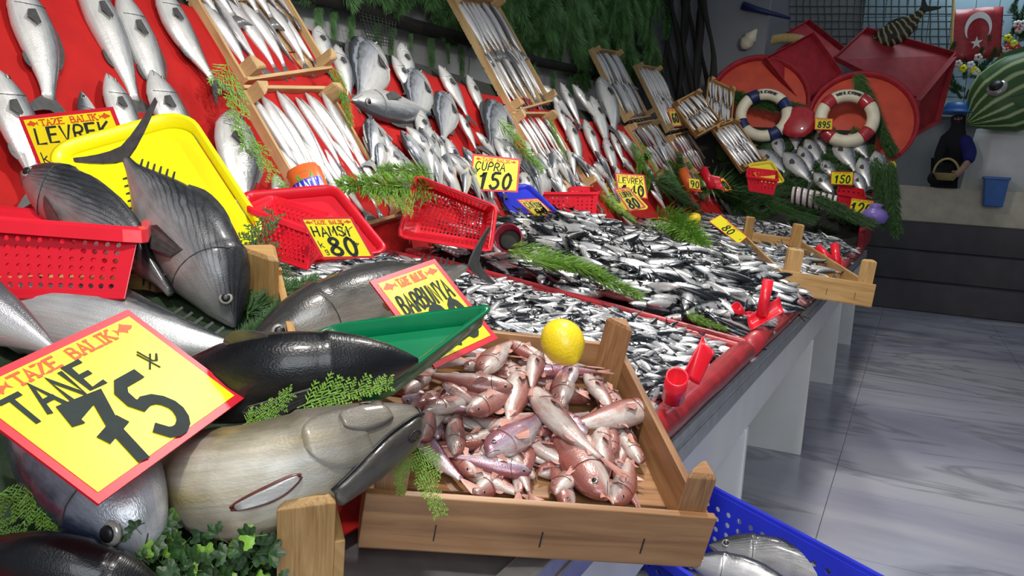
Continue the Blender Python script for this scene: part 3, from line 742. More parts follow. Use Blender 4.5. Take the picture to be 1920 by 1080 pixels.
def basket(label, top, bot, mat='red_plastic', n=(14, 7), rim=.014, hole=.30, name='plastic_basket', group='perforated plastic baskets', cat='basket', solid_walls=()):
    top = [V(p) for p in top]; bot = [V(p) for p in bot]
    r = thing(name, label, cat, sum(bot, V((0, 0, 0)))/4, group)
    for k in range(4):
        j = (k+1) % 4; L = (top[j]-top[k]).length; nx = max(3, int(n[0]*L/max((top[1]-top[0]).length, (top[2]-top[1]).length)))
        if k in solid_walls: MB().add([bot[k], bot[j], top[j], top[k]], [(0, 1, 2, 3)]).build('wall', M[mat], r, solid=.003)
        else: lattice(bot[k], bot[j], top[j], top[k], nx, n[1], hole=hole).build('wall', M[mat], r, solid=.003)
    lattice(*bot, n[0], max(4, int(n[0]*.7)), (.05, .06), hole).build('bottom', M[mat], r, solid=.003)
    cen = sum(top, V((0, 0, 0)))/4; up = (cen-sum(bot, V((0, 0, 0)))/4).normalized()
    lp = []
    for k in range(4):
        a, b, c = top[k-1], top[k], top[(k+1) % 4]; e = min((a-b).length, (c-b).length)*.12
        for t in (0, .5, 1): lp.append((b+(a-b).normalized()*e).lerp(b+(c-b).normalized()*e, t).lerp(b, .55 if t == .5 else 0)+(b-cen)*.02)
    loops = []
    out = [(p-cen).normalized()*rim for p in lp]
    for o_, u_ in ((0, -.6), (1, -.8), (1, .5), (.4, .8), (0, .5)): loops.append([p+q*o_+up*rim*u_ for p, q in zip(lp, out)])
    mb = MB(); mb.loft(loops+[loops[0]], False, False); mb.build('rim', M[mat], r, bevel=.001)
    return r
# evergreen sprigs --------------------------------------------------------------
def spike(mb, p, d, l, w_, n):
    d = d.normalized(); a = d.cross(n); a = a.normalized() if a.length > 1e-5 else V((0, 1, 0)); b = a.cross(d)
    q = p+d*l*.4
    mb.add([p, q+a*w_, q+b*w_*.5, q-a*w_, q-b*w_*.5, p+d*l], [(0, 1, 2), (0, 2, 3), (0, 3, 4), (0, 4, 1), (5, 2, 1), (5, 3, 2), (5, 4, 3), (5, 1, 4)])
def cypress(seed, nb=24):
    r = random.Random(seed); mb = MB(); up = V((0, 0, 1))
    def S(t): return V((t, .06*math.sin(t*3+seed), .05*math.sin(t*2.3+seed)))
    mb.tube([S(k/8) for k in range(9)], [.008*(1-.7*k/8) for k in range(9)], 5)
    for k in range(nb):
        t = .06+.92*k/nb; sg = 1 if k % 2 else -1; ln = .30*(1-.65*t)*(.7+.5*r.random()); a = .75+.2*r.random()
        d = V((math.cos(a), sg*math.sin(a), r.uniform(-.35, .35))); p = S(t)
        mb.tube([p, p+d*ln*.9], [.005, .002], 4)
        m = int(5+ln*22)
        for j in range(m):
            q = p+d*ln*(j+.5)/m; s2 = 1 if j % 2 else -1; b = .65
            e = V((d.x*math.cos(b)-d.y*math.sin(b)*s2, d.y*math.cos(b)+d.x*math.sin(b)*s2, d.z+r.uniform(-.25, .25)))
            l2 = ln*.42*(1-.6*j/m)*(.7+.6*r.random())
            spike(mb, q, e, l2, .009, up)
            spike(mb, q+e*l2*.45, e+V((0, .6*s2, .1)), l2*.55, .007, up)
        spike(mb, p+d*ln*.85, d, ln*.3, .009, up)
    return rawmesh('sprig', mb.v, mb.f)
def fluffy(seed, nn=620, spread=.20):
    r = random.Random(seed); mb = MB()
    def S(t): return V((t, .05*math.sin(t*3+seed), .05*math.sin(t*2.3+seed)))
    mb.tube([S(k/6) for k in range(7)], [.009*(1-.7*k/6) for k in range(7)], 5)
    for k in range(nn):
        t = r.random()**.85; th = r.random()*6.283; ln = spread*(1-.55*t)*(.6+.6*r.random())
        d = V((.75+.3*r.random(), math.cos(th)*.8, math.sin(th)*.55)); off = V((0, math.cos(th), math.sin(th)*.7))*r.random()*spread*.35*(1-.5*t)
        spike(mb, S(t)+off, d, ln, .0055, V((0, 0, 1)))
    return rawmesh('bough', mb.v, mb.f)
SPR = {}
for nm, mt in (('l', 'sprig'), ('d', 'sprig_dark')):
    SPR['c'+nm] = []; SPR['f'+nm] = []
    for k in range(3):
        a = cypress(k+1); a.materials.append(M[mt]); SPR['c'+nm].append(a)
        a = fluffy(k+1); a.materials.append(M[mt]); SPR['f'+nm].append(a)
SPR['pine'] = []
for k in range(3):
    a = fluffy(k+11, 900, .26); a.materials.append(M['pine']); SPR['pine'].append(a)
ns_ = [0]
def sprig(kind, a, b, n, label, wid=1., name='evergreen_sprig', group='evergreen sprigs on the stall', cat='sprig'):
    a, b = V(a), V(b); x = (b-a); L = x.length; x.normalize(); n = V(n); y = n.cross(x).normalized(); z = x.cross(y)
    m = Matrix((x*L, y*L*wid, z*L*wid)).transposed().to_4x4(); m.translation = a
    ns_[0] += 1; me = SPR[kind][ns_[0] % 3]
    o = bpy.data.objects.new(name, me); COL.objects.link(o); o.matrix_world = m
    return tag(o, label, cat, group)
def dep(p): return (p-CAM).dot(CF)
def dST(x, y, o=.1): return min(dep(onT(x, y, o)), dep(onS(x, y, o)))
EN = V((.5, -.68, .52)).normalized(); EP = hit(1345, 240, 1, 9.35)
def onE(px, py, off=0): return onpl(px, py, EP, EN, off)
# ------------------------------------------------------------------ crates of long fish leaning on the slope
whit = [proto('slim', M['f_whiting'], b, 11, 10, .06, .05) for b in (.03, .05, -.02)]
def dirmat(p, x, n, roll, L, k=1.):
    x = x.normalized(); y = n.cross(x).normalized(); z = x.cross(y)
    y2 = y*math.cos(roll)+z*math.sin(roll); z2 = z*math.cos(roll)-y*math.sin(roll)
    m = Matrix((x*L, y2*L*k, z2*L*k)).transposed().to_4x4(); m.translation = p; return m
def lean(label, flabel, px, n, off=.05, rows=2, hgt=.055, fl=.62, pl=onS, pn=SN, skew=.10, k=1.0, wd='wood_new'):
    """px: TL TR BR BL pixel corners of the open face"""
    TL, TR, BR, BL = [pl(x, y, off) for x, y in px]
    ex = ((TR-TL)+(BR-BL))/2; ey = ((TL-BL)+(TR-BR))/2; c = (TL+TR+BR+BL)/4
    ey = (ey-ex.normalized()*ey.dot(ex.normalized())*.6)
    o = c-ex/2-ey/2-pn*hgt
    cr = crate(label, o, ex, ey, pn*hgt, M[wd], .014, .055, 5, ph=.045, group='wooden crates leaning on the slope')
    r = random.Random(n*7+int(px[0][0])); W = ex.length; X = ex.normalized(); Yd = ey.normalized(); Ln = ey.length*fl
    for row in range(rows):
        for j in range(n):
            t = (j+.5+r.uniform(-.12, .12))/n; b = .97-row*(.97-fl)/max(1, rows-1)-r.uniform(0, .03)
            if rows == 1: b = .97
            p = o+X*(.02+(W-.04)*t)+ey*(b-.45*fl)+pn*(.018+.012*(1-row)+.006*(j % 2)+r.uniform(0, .006))+X*skew*W*(.5-t)*.2
            d = -Yd+X*skew*(1+r.uniform(-.5, .5))
            mw = dirmat(p, d, pn, r.gauss(0, .35)+(0 if r.random() < .7 else math.pi), Ln*r.uniform(.93, 1.04), k)
            fish_small('whiting', whit[r.randrange(3)], mw, flabel[row % len(flabel)], 'fish', 'slender fish in '+label.split(' leaning')[0])
    return cr
lean('lower pale wooden crate of long silver fish leaning right of the yellow tray', ['long silver fish in upper row of the crate right of yellow tray', 'long silver fish in lower row of the crate right of yellow tray'], [(458, 160), (628, 160), (757, 405), (618, 440)], 10, fl=.66, skew=.12, k=1.25)
lean('upper pale wooden crate at top left with large silver fish leaning', ['large silver fish in the topmost left crate, upper row', 'large silver fish in the topmost left crate, lower row'], [(321, -110), (503, -110), (612, 140), (451, 140)], 7, fl=.6, skew=.14, k=1.5)
lean('upper narrow crate of thin fish leaning in front of the pine boughs', ['thin striped looking silver fish in upper crate before pine boughs', 'thin silver fish, lower row of upper crate before pine boughs'], [(866, -6), (945, -6), (1027, 197), (953, 207)], 9, fl=.56, k=1.05)
lean('lower narrow crate of thin fish leaning above the red box basket', ['thin silver fish, upper row of crate above red box basket', 'thin silver fish, lower row of crate above red box basket'], [(957, 211), (1030, 208), (1112, 352), (1058, 362)], 9, fl=.6, k=1.05)
lean('third upper crate of thin fish leaning in shade of pine boughs', ['thin silver fish in third upper crate from the left'], [(1122, 92), (1168, 95), (1212, 222), (1170, 224)], 8, fl=.56, k=1.4)
lean('third lower crate of thin fish leaning above the yellow tag', ['thin silver fish in third lower crate from the left'], [(1172, 232), (1222, 226), (1290, 305), (1250, 330)], 8, fl=.6, k=1.4)
lean('fourth upper crate of thin fish leaning with small yellow tag', ['thin silver fish in fourth upper crate from the left'], [(1207, 121), (1240, 127), (1284, 240), (1244, 247)], 8, fl=.56, k=1.4)
lean('fourth lower crate of thin fish leaning before the life rings', ['thin silver fish in fourth lower crate from the left'], [(1252, 252), (1292, 246), (1335, 310), (1300, 332)], 8, fl=.6, k=1.4)
lean('square crate of curled silver fish leaning near the dry branches', ['curved silver fish in the square crate near dry branches'], [(1270, 192), (1308, 164), (1358, 232), (1300, 256)], 8, fl=.56, k=1.5, off=.10, wd='wood_mid', pl=onE, pn=EN)
lean('tall far crate of silver fish leaning beside the round red tray', ['silver fish in the tall far crate beside round tray'], [(1316, 136), (1368, 164), (1384, 240), (1336, 220)], 8, fl=.56, k=1.5, off=.0, wd='wood_mid', pl=onE, pn=EN)
lean('far low crate of silver fish leaning before first life ring', ['silver fish in the far low crate before first life ring'], [(1336, 236), (1376, 226), (1444, 300), (1392, 324)], 8, fl=.6, k=1.5, wd='wood_mid', pl=onE, pn=EN)

# ------------------------------------------------------------------ fish on the red cloth
def bass(label, h, t, dors, hs=1.0, bend=0., kind='bass', mat='f_bass', grp='sea bass on the red cloth', **k):
    slope_fish('sea_bass' if kind == 'bass' else 'sea_bream', label, kind, h, t, dors, mat, hs=hs, bend=bend, group=grp, **k)
bass('plump silver fish at top left corner on red cloth', (28, -40), (90, 205), 1, 1.0, .05, off=.04)
bass('long pale sea bass hanging head up, second from left on red cloth', (148, -60), (262, 210), 1, .8, .02)
bass('pale sea bass third from left on red cloth', (222, -20), (318, 230), 1, .85, .02, off=.035)
bass('curved pale sea bass with forked tail left of the topmost crate', (296, -30), (415, 165), 1, 1.0, -.07, off=.035)
bass('dark headed sea bass poking up behind the yellow tray', (284, 132), (375, 330), 1, 1.25, .0, off=.05)
bass('white snouted sea bass between LEVREK tag and yellow tray', (200, 138), (275, 320), 1, 1.0, .0, off=.05)
bass('sea bass mostly hidden behind the top of the LEVREK tag', (152, 172), (200, 330), -1, .8, .0)
bass('blue grey sea bass lying head up beside the yellow tray', (436, 205), (455, 400), 1, 1.45, .02, off=.05)
bass('white bellied sea bass at far left above the red basket', (-8, 128), (75, 375), 1, 1.0, .03, off=.05)
bass('sea bass head showing above the red leaning tray', (515, 326), (560, 450), 1, 1.2, .0)
G2 = 'sea bream on the red cloth'
mid = [('bream', (708, 86), (676, 200), -1, .95, 'large bright sea bream head up left of the horizontal bass'), ('bream', (735, 104), (785, 200), 1, .8, 'sea bream tucked right of the large bright bream'),
 ('bass', (598, 48), (612, 135), 1, 1.5, 'dark bluish bass beside top of left crate'), ('bass', (630, 83), (656, 190), 1, 1.2, 'grey bass head up by right rail of left crate'),
 ('bass', (752, 80), (772, 180), 1, 1.25, 'slim bass standing below the white board'), ('bream', (790, 136), (782, 236), -1, 1.0, 'bluish silver bream in middle of the red cloth'),
 ('bream', (822, 122), (880, 225), 1, .9, 'silver bream right of the bluish bream'), ('bass', (660, 188), (812, 206), -1, .8, 'bass lying horizontally above the red fold'),
 ('bream', (842, 178), (832, 272), -1, .85, 'dark backed bream with black tail at centre'), ('bass', (790, 206), (796, 290), 1, 1.3, 'white bellied bass under dark backed bream'),
 ('bass', (770, 268), (825, 318), 1, 1.25, 'white bass pointing to the red basket'), ('bream', (836, 258), (872, 350), 1, .8, 'pale bream left of the ÇUPRA tag'),
 ('bream', (812, 296), (850, 372), 1, .9, 'grey headed bream above the tipped red basket'), ('bass', (860, 212), (895, 285), 1, 1.1, 'slim bass above the ÇUPRA tag'),
 ('bream', (892, 248), (936, 300), 1, .75, 'small bream directly above the ÇUPRA tag'), ('bream', (948, 205), (922, 295), -1, .95, 'dull grey bream touching left rail of narrow crate'),
 ('bass', (876, 140), (910, 228), 1, 1.2, 'dark bass below right end of white board'), ('bream', (962, 282), (1000, 355), 1, .8, 'white bream right of the ÇUPRA tag'),
 ('bream', (1022, 306), (1000, 380), -1, .9, 'grey bream above the blue tray'), ('bass', (680, 256), (750, 350), 1, 1.2, 'white bass at lower right of left crate'),
 ('bass', (905, 285), (948, 370), 1, 1.1, 'bass behind the ÇUPRA tag'), ('bass', (985, 262), (1010, 330), 1, 1.1, 'bass beside sprig at narrow crate')]
for kd, h, t, s, hs, lb in mid: bass(lb, h, t, s, hs, .03, kd, 'f_bream' if kd == 'bream' else 'f_bass', G2, off=.05 if t[1] > 260 else .03)
right = [((1018, 160), (1080, 232), 'silver bass right of narrow crate, first in top row'), ((1050, 154), (1090, 240), 'silver bass second in top row right of narrow crate'), ((1073, 158), (1132, 242), 'silver bass third in top row right of narrow crate'),
 ((1128, 145), (1152, 250), 'dark grey bass against left rail of third crate'), ((1062, 220), (1090, 314), 'silver bass first in middle row right of narrow crate'), ((1095, 224), (1127, 314), 'silver bass second in middle row right of narrow crate'),
 ((1134, 258), (1156, 334), 'bass above the LEVREK tag on the right'), ((1145, 248), (1172, 312), 'small bass above right LEVREK tag'), ((1158, 244), (1224, 342), 'long grey bass beside third lower crate'),
 ((1166, 294), (1196, 332), 'short bass touching right LEVREK tag'), ((1113, 308), (1158, 346), 'bass lying askew left of right LEVREK tag'), ((1096, 302), (1106, 345), 'small pale bass above red box basket'), ((1180, 262), (1216, 320), 'bass squeezed by the third lower crate'),
 ((1228, 250), (1258, 318), 'white bass between third and fourth crates'), ((1300, 240), (1330, 290), 'pale bass right of fourth crate'), ((1040, 190), (1068, 262), 'bass beneath top row right of narrow crate'), ((1108, 180), (1140, 280), 'bass between top row and dark grey bass')]
for h, t, lb in right: bass(lb, h, t, 1, 1.25, .03, grp='sea bass right of the narrow crate', off=.04)

# ------------------------------------------------------------------ wall dressing: pole, pine boughs, net, branches
a, b = hit(640, 8, 0, -2.98), hit(1093, 137, 0, -2.98); d = (b-a)
pl = [a-d*.9+d*2.2*k/12+V((.01*math.sin(k*1.9), 0, .012*math.sin(k*2.7))) for k in range(13)]
tag(MB().tube(pl, [.05-.001*k for k in range(13)], 9).build('wooden_pole', M['bark'], None, True), 'dark wooden pole along the wall under the pine boughs', 'pole')
r = random.Random(4); k = 0
while k < 190:
    px, py = r.uniform(440, 1262), r.uniform(-120, 150)
    line = 8+(px-640)*.285
    if py > line-6 or (px > 1180 and py > 135): continue
    p = hit(px, py, 0, -3.0-r.random()*.1); 
    if p.y > 10.45: continue
    an = r.gauss(0, .5); dd = V((.25*r.random(), math.sin(an), -math.cos(an)))*r.uniform(.4, .7)
    if p.z+dd.z < pl[0].z-.12: continue
    sprig('pine', p-dd*.5+V((.04, 0, 0)), p+dd*.5+V((.04, 0, 0)), (1, 0, 0), 'dark green pine bough in the hedge hung along the wall', .9, 'pine_bough', 'pine boughs along the wall', 'bough'); k += 1
for x in range(600, 1110, 34):
    p = hit(x+r.uniform(-6, 6), 12+(x-640)*.285+4, 0, -3.0); L = r.uniform(.12, .34)*min(1, p.y/4.5)
    sprig('pine', p, p+V((.0, r.uniform(-.05, .05), -L)), (1, 0, 0), 'short pine fringe hanging below the wooden pole', .7, 'pine_fringe', 'pine fringe below the pole', 'bough')
def net(label, c, n, wire):
    TL, TR, BR, BL = c; vs = []; fs = []
    for i in range(n[0]+1):
        for j in range(n[1]+1):
            u, v = i/n[0], j/n[1]; p = TL*(1-u)*(1-v)+TR*u*(1-v)+BR*u*v+BL*(1-u)*v
            vs.append(p+V((.02*noise.noise(p*4), .02*noise.noise(p*5), 0)))
    m = n[1]+1
    fs = [(i*m+j, i*m+j+1, (i+1)*m+j+1, (i+1)*m+j) for i in range(n[0]) for j in range(n[1])]
    o = MB().add(vs, fs).build('fishing_net', M['net'], None)
    wf_ = o.modifiers.new('wire', 'WIREFRAME'); wf_.thickness = wire
    return tag(o, label, 'net')
net('black fishing net hanging below the pole on white board', [hit(x, y, 0, -2.92) for x, y in ((676, 22), (742, 42), (735, 88), (690, 82))], (10, 8), .006)
net('fishing net stretched over the blue grey tiles of far wall', [hit(x, y, 1, 13.7) for x, y in ((1480, -30), (1790, -30), (1790, 110), (1480, 110))], (22, 10), .02)
for i in range(9):
    x = 1244+i*10; pts = []
    for k in range(9): pts.append(hit(x+8*math.sin(i*2.1+k*.7)+k*1.2, -30+27*k, 1, 10.35+.15*math.sin(i*3)))
    tag(MB().tube(pts, [.035+.012*math.sin(i*1.7+k) for k in range(9)], 7).build('dry_branch', M['bark'], None, True), 'dark bare branch standing in the bundle beside grey wall', 'branch', 'bundle of dry branches')
# ------------------------------------------------------------------ far end of the stall
bed = r
for k in range(95):
    x, y = r.uniform(1325, 1680), r.uniform(262, 415)
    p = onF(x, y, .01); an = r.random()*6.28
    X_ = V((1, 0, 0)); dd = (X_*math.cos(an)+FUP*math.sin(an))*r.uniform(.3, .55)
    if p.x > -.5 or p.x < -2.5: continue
    sprig('fd', p-dd*.5, p+dd*.5, FN, 'dark green sprig in the bed under far sea bream', .9, group='sprigs under the far sea bream')
far = [((1422, 281), (1476, 327), 'far bream at left end of the green bed'), ((1453, 255), (1467, 302), 'far bream below the first life ring'), ((1489, 233), (1492, 284), 'topmost bright far bream by red cushion'),
 ((1469, 286), (1524, 346), 'dull grey far fish in middle of green bed'), ((1499, 275), (1526, 330), 'far bream left of the centre of green bed'), ((1510, 261), (1542, 313), 'large far bream near centre of green bed'), ((1532, 247), (1548, 292), 'grey far bream below the 895 tag'),
 ((1538, 300), (1572, 340), 'far bream left of the 150 tag'), ((1565, 261), (1606, 326), 'long far bream above the 150 tag'), ((1591, 251), (1629, 300), 'far bream under the second life ring'), ((1612, 296), (1631, 355), 'bright far bream right of the 150 tag'),
 ((1641, 283), (1652, 342), 'rightmost far bream near the lemon'), ((1603, 324), (1622, 370), 'far bream below the 150 tag'), ((1526, 324), (1568, 370), 'far bream just above the white fish steaks')]
for h, t, lb in far: slope_fish('sea_bream', lb, 'bream', h, t, 1, 'f_bream', onF, FN, .05, .85, .02, 'sea bream on the green bed at far end', mouth=False, gill=False)
def ftag(label, px, d, name, price, **k): return price_tag(label, [at(x, y, d) for x, y in px], name, price, **k)
d9 = dep(hit(1580, 340, 1, 9.25))
ftag('small yellow tag reading 150 among far sea bream', [(1558, 321), (1601, 322), (1599, 348), (1557, 346)], d9, None, '150', kg=False, ph=.55, py=.15, pw=.05)
ftag('small yellow tag reading 120 on red box at far end', [(1596, 370), (1640, 376), (1632, 408), (1589, 404)], dep(hit(1610, 400, 1, 8.85)), None, '120', kg=False, ph=.6, py=.14, pw=.05)
ftag('yellow tag reading 895 below second life ring', [(1528, 221), (1562, 222), (1561, 244), (1527, 243)], dep(hit(1545, 235, 1, 9.62)), None, '895', kg=False, ph=.5, py=.2, pw=.05, tl=False, cardmat='card_old')
# white fish steaks in a row
for k in range(7):
    c = hit(1492+k*11.5, 366+k*2.6, 1, 8.9); n = 14; rr = .085
    lp = [[c+V((rr*.45*(s+.0)-.02*0, 0, 0))*1.0+V((.035*s, rr*.75*math.cos(2*math.pi*j/n), rr*math.sin(2*math.pi*j/n))) for j in range(n)] for s in (-.5, .5)]
    t_ = thing('fish_steak', 'white fish steak standing in the row before far sea bream', 'fish steak', c-V((0, 0, rr)), 'row of white fish steaks')
    MB().loft(lp).build('flesh', M['flesh'], t_, True, bevel=.008)
    MB().tube([p+(p-c)*.02 for p in [c+V((0, rr*.75*math.cos(2*math.pi*j/n), rr*math.sin(2*math.pi*j/n))) for j in range(n)]], .012, 5, closed=True).build('skin_rim', M['f_mack'], t_)
# round trays, life rings, stacked red trays
def round_tray(label, px, py, rp, Y, mat, tilt=.35):
    c = hit(px, py, 1, Y); R_ = rp/FPX*dep(c); ax = V((.15, -1, tilt)).normalized(); t_ = thing('round_tray', label, 'tray', c-V((0, 0, R_)), 'round red trays')
    MB().lathe(c, ax, [(R_*.02, 0), (R_*.93, 0), (R_*.93, -.02), (.02, -.02)], 40).build('tray_base', mat, t_)
    MB().lathe(c, ax, [(R_*.92, -.02), (R_*.92, .0), (R_*.95, .07), (R_, .07), (R_, .055), (R_*.96, -.02)], 40).build('tray_rim', M['darkred'], t_, True)
    return c, R_, ax
def life_ring(label, px, py, rp, Y, band, word, a0=0):
    c = hit(px, py, 1, Y); R_ = rp/FPX*dep(c); r0 = R_*.205; rm = R_-r0; ax = V((.12, -1, .35)).normalized(); e1 = V((0, 0, 1)).cross(ax).normalized()*-1; e2 = e1.cross(ax)
    if e2.z < 0: e2 = -e2
    if e1.x < 0: e1 = -e1
    t_ = thing('life_ring', label, 'life ring', c-V((0, 0, R_)), 'life rings on the round trays')
    def seg(nm, a, b, rr, mt, n):
        pts = [c+(e1*math.cos(q)+e2*math.sin(q))*rm for q in np.linspace(a, b, n)]
        MB().tube(pts, rr, 12).build(nm, mt, t_, True)
    for k in range(4):
        a = a0+k*math.pi/2
        seg('white_section', a+.2, a+math.pi/2-.2, r0, M['cream'], 10); seg('band', a-.22, a+.22, r0*1.06, band, 6)
    mb = MB()
    def P(x, y, lift):
        q = math.pi/2-(x-.5)*1.1; rad = rm+(y-.5)*r0*1.1; ph = (y-.5)*1.1
        return c+(e1*math.cos(q)+e2*math.sin(q))*(rm+math.sin(ph)*r0*1.02)+ax*(math.cos(ph)*r0*1.02+.003)
    h = .26; w_ = text_width(word, h, .6, .24); s = .9/w_
    pol = [[(.05+a*s, .5-h*s*.0-.2+b*1.6) for a, b in p] for p in letters(word, 0, 0, h, .6, .24)]
    ribbon(mb, pol, .035, P, 0); mb.build('lettering', M['black'], t_)
def flat_tray(label, px, d, dd, mat, name='rectangular_tray', wall=.07, group='red trays stacked at far end'):
    c = [at(x, y, d+q) for (x, y), q in zip(px, dd)]; n = (c[1]-c[0]).cross(c[3]-c[0]).normalized()
    if n.dot(CAM-c[0]) < 0: n = -n
    t_ = thing(name, label, 'tray', sum(c, V((0, 0, 0)))/4, group)
    MB().hexa([p-n*.01 for p in c]+list(c)).build('tray_base', mat, t_)
    cen = sum(c, V((0, 0, 0)))/4
    for k in range(4):
        a, b = c[k], c[(k+1) % 4]; ia, ib = a.lerp(cen, .035), b.lerp(cen, .035)
        MB().hexa([a, b, ib, ia, a+n*wall+(a-cen)*.03, b+n*wall+(b-cen)*.03, ib+n*wall+(b-cen)*.03, ia+n*wall+(a-cen)*.03]).build('tray_wall', M['darkred'], t_, bevel=.008)
    return t_
round_tray('orange red round tray behind first life ring', 1422, 192, 92, 10.2, M['orange_red'])
round_tray('orange red round tray behind second life ring', 1616, 228, 98, 10.12, M['orange_red'])
round_tray('dark red round tray at the back under the rope', 1500, 138, 62, 11.5, M['darkred'])
life_ring('white life ring with dark blue bands at left', 1432, 216, 53, 9.82, M['navy'], 'WELCOME', .55)
life_ring('white life ring with red bands in second round tray', 1588, 222, 58, 9.8, M['red_tray'], 'WELCOME', .85)
flat_tray('square red tray with shiny streaks behind the trays', [(1432, 112), (1520, 66), (1573, 140), (1497, 196)], 9.75, (0, .25, .2, 0), M['darkred'])
flat_tray('large red tray standing behind second round tray', [(1562, 112), (1620, 58), (1785, 104), (1722, 192)], 11.0, (0, .4, .4, 0), M['darkred'])
flat_tray('dark red tray half hidden at the very back', [(1470, 66), (1512, 42), (1580, 96), (1530, 130)], 12.2, (0, .3, .2, 0), M['darkred'])
flat_tray('narrow red tray on edge right of the large tray', [(1716, 188), (1783, 108), (1752, 228), (1694, 262)], 10.6, (0, .5, .5, 0), M['darkred'])
o = MB().hexa([V((-.46, 8.95, .86)), V((-.40, 8.95, .86)), V((-.40, 10.55, .9)), V((-.46, 10.55, .9)), V((-.46, 9.0, 1.05)), V((-.40, 9.0, 1.05)), V((-.40, 10.55, 2.25)), V((-.46, 10.55, 2.25))]).build('end_board', M['darkred'], None, bevel=.01)
tag(o, 'dark red board closing the right side of far display', 'board')
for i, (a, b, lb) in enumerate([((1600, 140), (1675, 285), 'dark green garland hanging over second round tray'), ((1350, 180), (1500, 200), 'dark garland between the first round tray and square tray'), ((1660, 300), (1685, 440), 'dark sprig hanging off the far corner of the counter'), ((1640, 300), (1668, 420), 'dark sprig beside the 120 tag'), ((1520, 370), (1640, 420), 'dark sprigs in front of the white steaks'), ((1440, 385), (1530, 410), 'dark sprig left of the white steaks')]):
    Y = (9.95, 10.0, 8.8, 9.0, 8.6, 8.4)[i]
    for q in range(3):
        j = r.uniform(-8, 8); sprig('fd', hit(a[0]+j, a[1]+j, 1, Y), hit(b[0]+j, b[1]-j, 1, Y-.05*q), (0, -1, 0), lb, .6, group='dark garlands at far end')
tag(MB().lathe(hit(1496, 232, 1, 9.85), (0, -1, .5), [(.01, .0), (.15, .0), (.2, .03), (.2, .05), (.15, .08), (.02, .09)], 18).build('red_cushion', M['red_tray'], None, True), 'round red cushion between the two life rings', 'cushion')
# far wall figures on the ledge
c = [hit(x, y, 1, 13.2) for x, y in ((1788, 18), (1882, 12), (1876, 106), (1783, 120))]
fg = thing('flag', 'red flag with white crescent and star above the flowers', 'flag', c[3]); cN = V((0, -1, 0))
vs = []; fs = []
def FPt(u, v, l=0): return c[3]*(1-u)*(1-v)+c[2]*u*(1-v)+c[1]*u*v+c[0]*(1-u)*v+V((0, .03*math.sin(u*7), 0))+cN*l
for i in range(13):
    for j in range(7): vs.append(FPt(i/12, j/6))
fs = [(i*7+j, i*7+j+1, (i+1)*7+j+1, (i+1)*7+j) for i in range(12) for j in range(6)]
MB().add(vs, fs).build('cloth', M['red_tray'], fg, True, solid=.004)
lo = []; n = 20
ang = np.linspace(math.radians(-205), math.radians(25), n)      # crescent open downwards as it hangs
outer = [(.52+.27*math.cos(q), .62+.30*math.sin(-q)) for q in ang]; inner = [(.52+.22*math.cos(q), .55+.25*math.sin(-q)) for q in ang]
mb = MB(); mb.add([FPt(a, b, .008) for a, b in outer]+[FPt(a, b, .008) for a, b in inner], [(i, i+1, n+i+1, n+i) for i in range(n-1)]); mb.build('crescent', M['white'], fg)
st = [(.50+(.13 if k % 2 == 0 else .05)*math.sin(k*math.pi/5), .33+(.13 if k % 2 == 0 else .05)*math.cos(k*math.pi/5)) for k in range(10)]
mb = MB(); mb.add([FPt(.50, .33, .008)]+[FPt(a, b, .008) for a, b in st], [(0, k+1, (k+1) % 10+1) for k in range(10)]); mb.build('star', M['white'], fg)
MB().tube([hit(1790, -40, 1, 13.2), hit(1780, 170, 1, 13.2)], .02, 8).build('flag_pole', M['rope'], fg)
t = NT('striped_fish_paint'); u = t.fuv(); s = t.n('ShaderNodeSeparateXYZ'); t.l(u, s.inputs[0])
w_ = t.math('SINE', t.math('ADD', t.math('MULTIPLY', s.outputs[1], 42), t.math('MULTIPLY', t.noise(3, 2, u), 4)))
t.l(t.ramp(w_, [(.3, (.05, .13, .03)), (.6, (.30, .42, .13)), (.9, (.52, .60, .30))]), t.p.inputs['Base Color']); t.setp(Roughness=.5); M['stripe'] = t.m
t = NT('tiger_fish_paint'); u = t.fuv(); s = t.n('ShaderNodeSeparateXYZ'); t.l(u, s.inputs[0])
w_ = t.math('SINE', t.math('ADD', t.math('MULTIPLY', s.outputs[0], 70), t.math('MULTIPLY', t.noise(3, 2, u), 5)))
t.l(t.ramp(w_, [(.4, (.02, .02, .015)), (.55, (.42, .36, .16))]), t.p.inputs['Base Color']); M['tiger'] = t.m
fish('fish_sculpture', 'large green striped fish sculpture with round eye on pedestal', 'bream', [hit(1812, 232, 1, 12.9), hit(1930, 165, 1, 12.9), hit(2150, 60, 1, 12.9)], V((-.3, 0, 1)), M['stripe'], M['stripe'], 1.25, 1.6, cat='sculpture', big=True, eye=.06, eye_u=.26, mouth=True, gill=False)
fish('fish_sculpture', 'small tiger striped fish sculpture behind the large red tray', 'bass', [hit(1630, 80, 1, 12.6), hit(1690, 55, 1, 12.6), hit(1750, 0, 1, 12.6)], V((-.3, 0, 1)), M['tiger'], M['tiger'], 1.5, 1.2, cat='sculpture', big=False, gill=False)
o = MB()
lp = []
for k, z in enumerate((1.6, 1.9, 2.25, 2.42)):
    cx = hit(1885, 300, 1, 13.3); n = 40
    lp.append([V((cx.x+(.48-.03*k)*math.cos(2*math.pi*j/n)*(1+.05*math.sin(j*2.2)*(3-k)/3), 13.35+(.3-.02*k)*math.sin(2*math.pi*j/n)*(1+.05*math.sin(j*2.2)*(3-k)/3), z)) for j in range(n)])
tag(MB().loft(lp).build('draped_pedestal', M['white_panel'], None, True), 'pedestal draped in grey white cloth under striped fish sculpture', 'pedestal')
a = hit(1837, 386, 1, 12.93); b = hit(1890, 336, 1, 12.93)
bx_ = thing('plastic_bin', 'blue plastic bin hanging on front of pale ledge', 'bin', a)
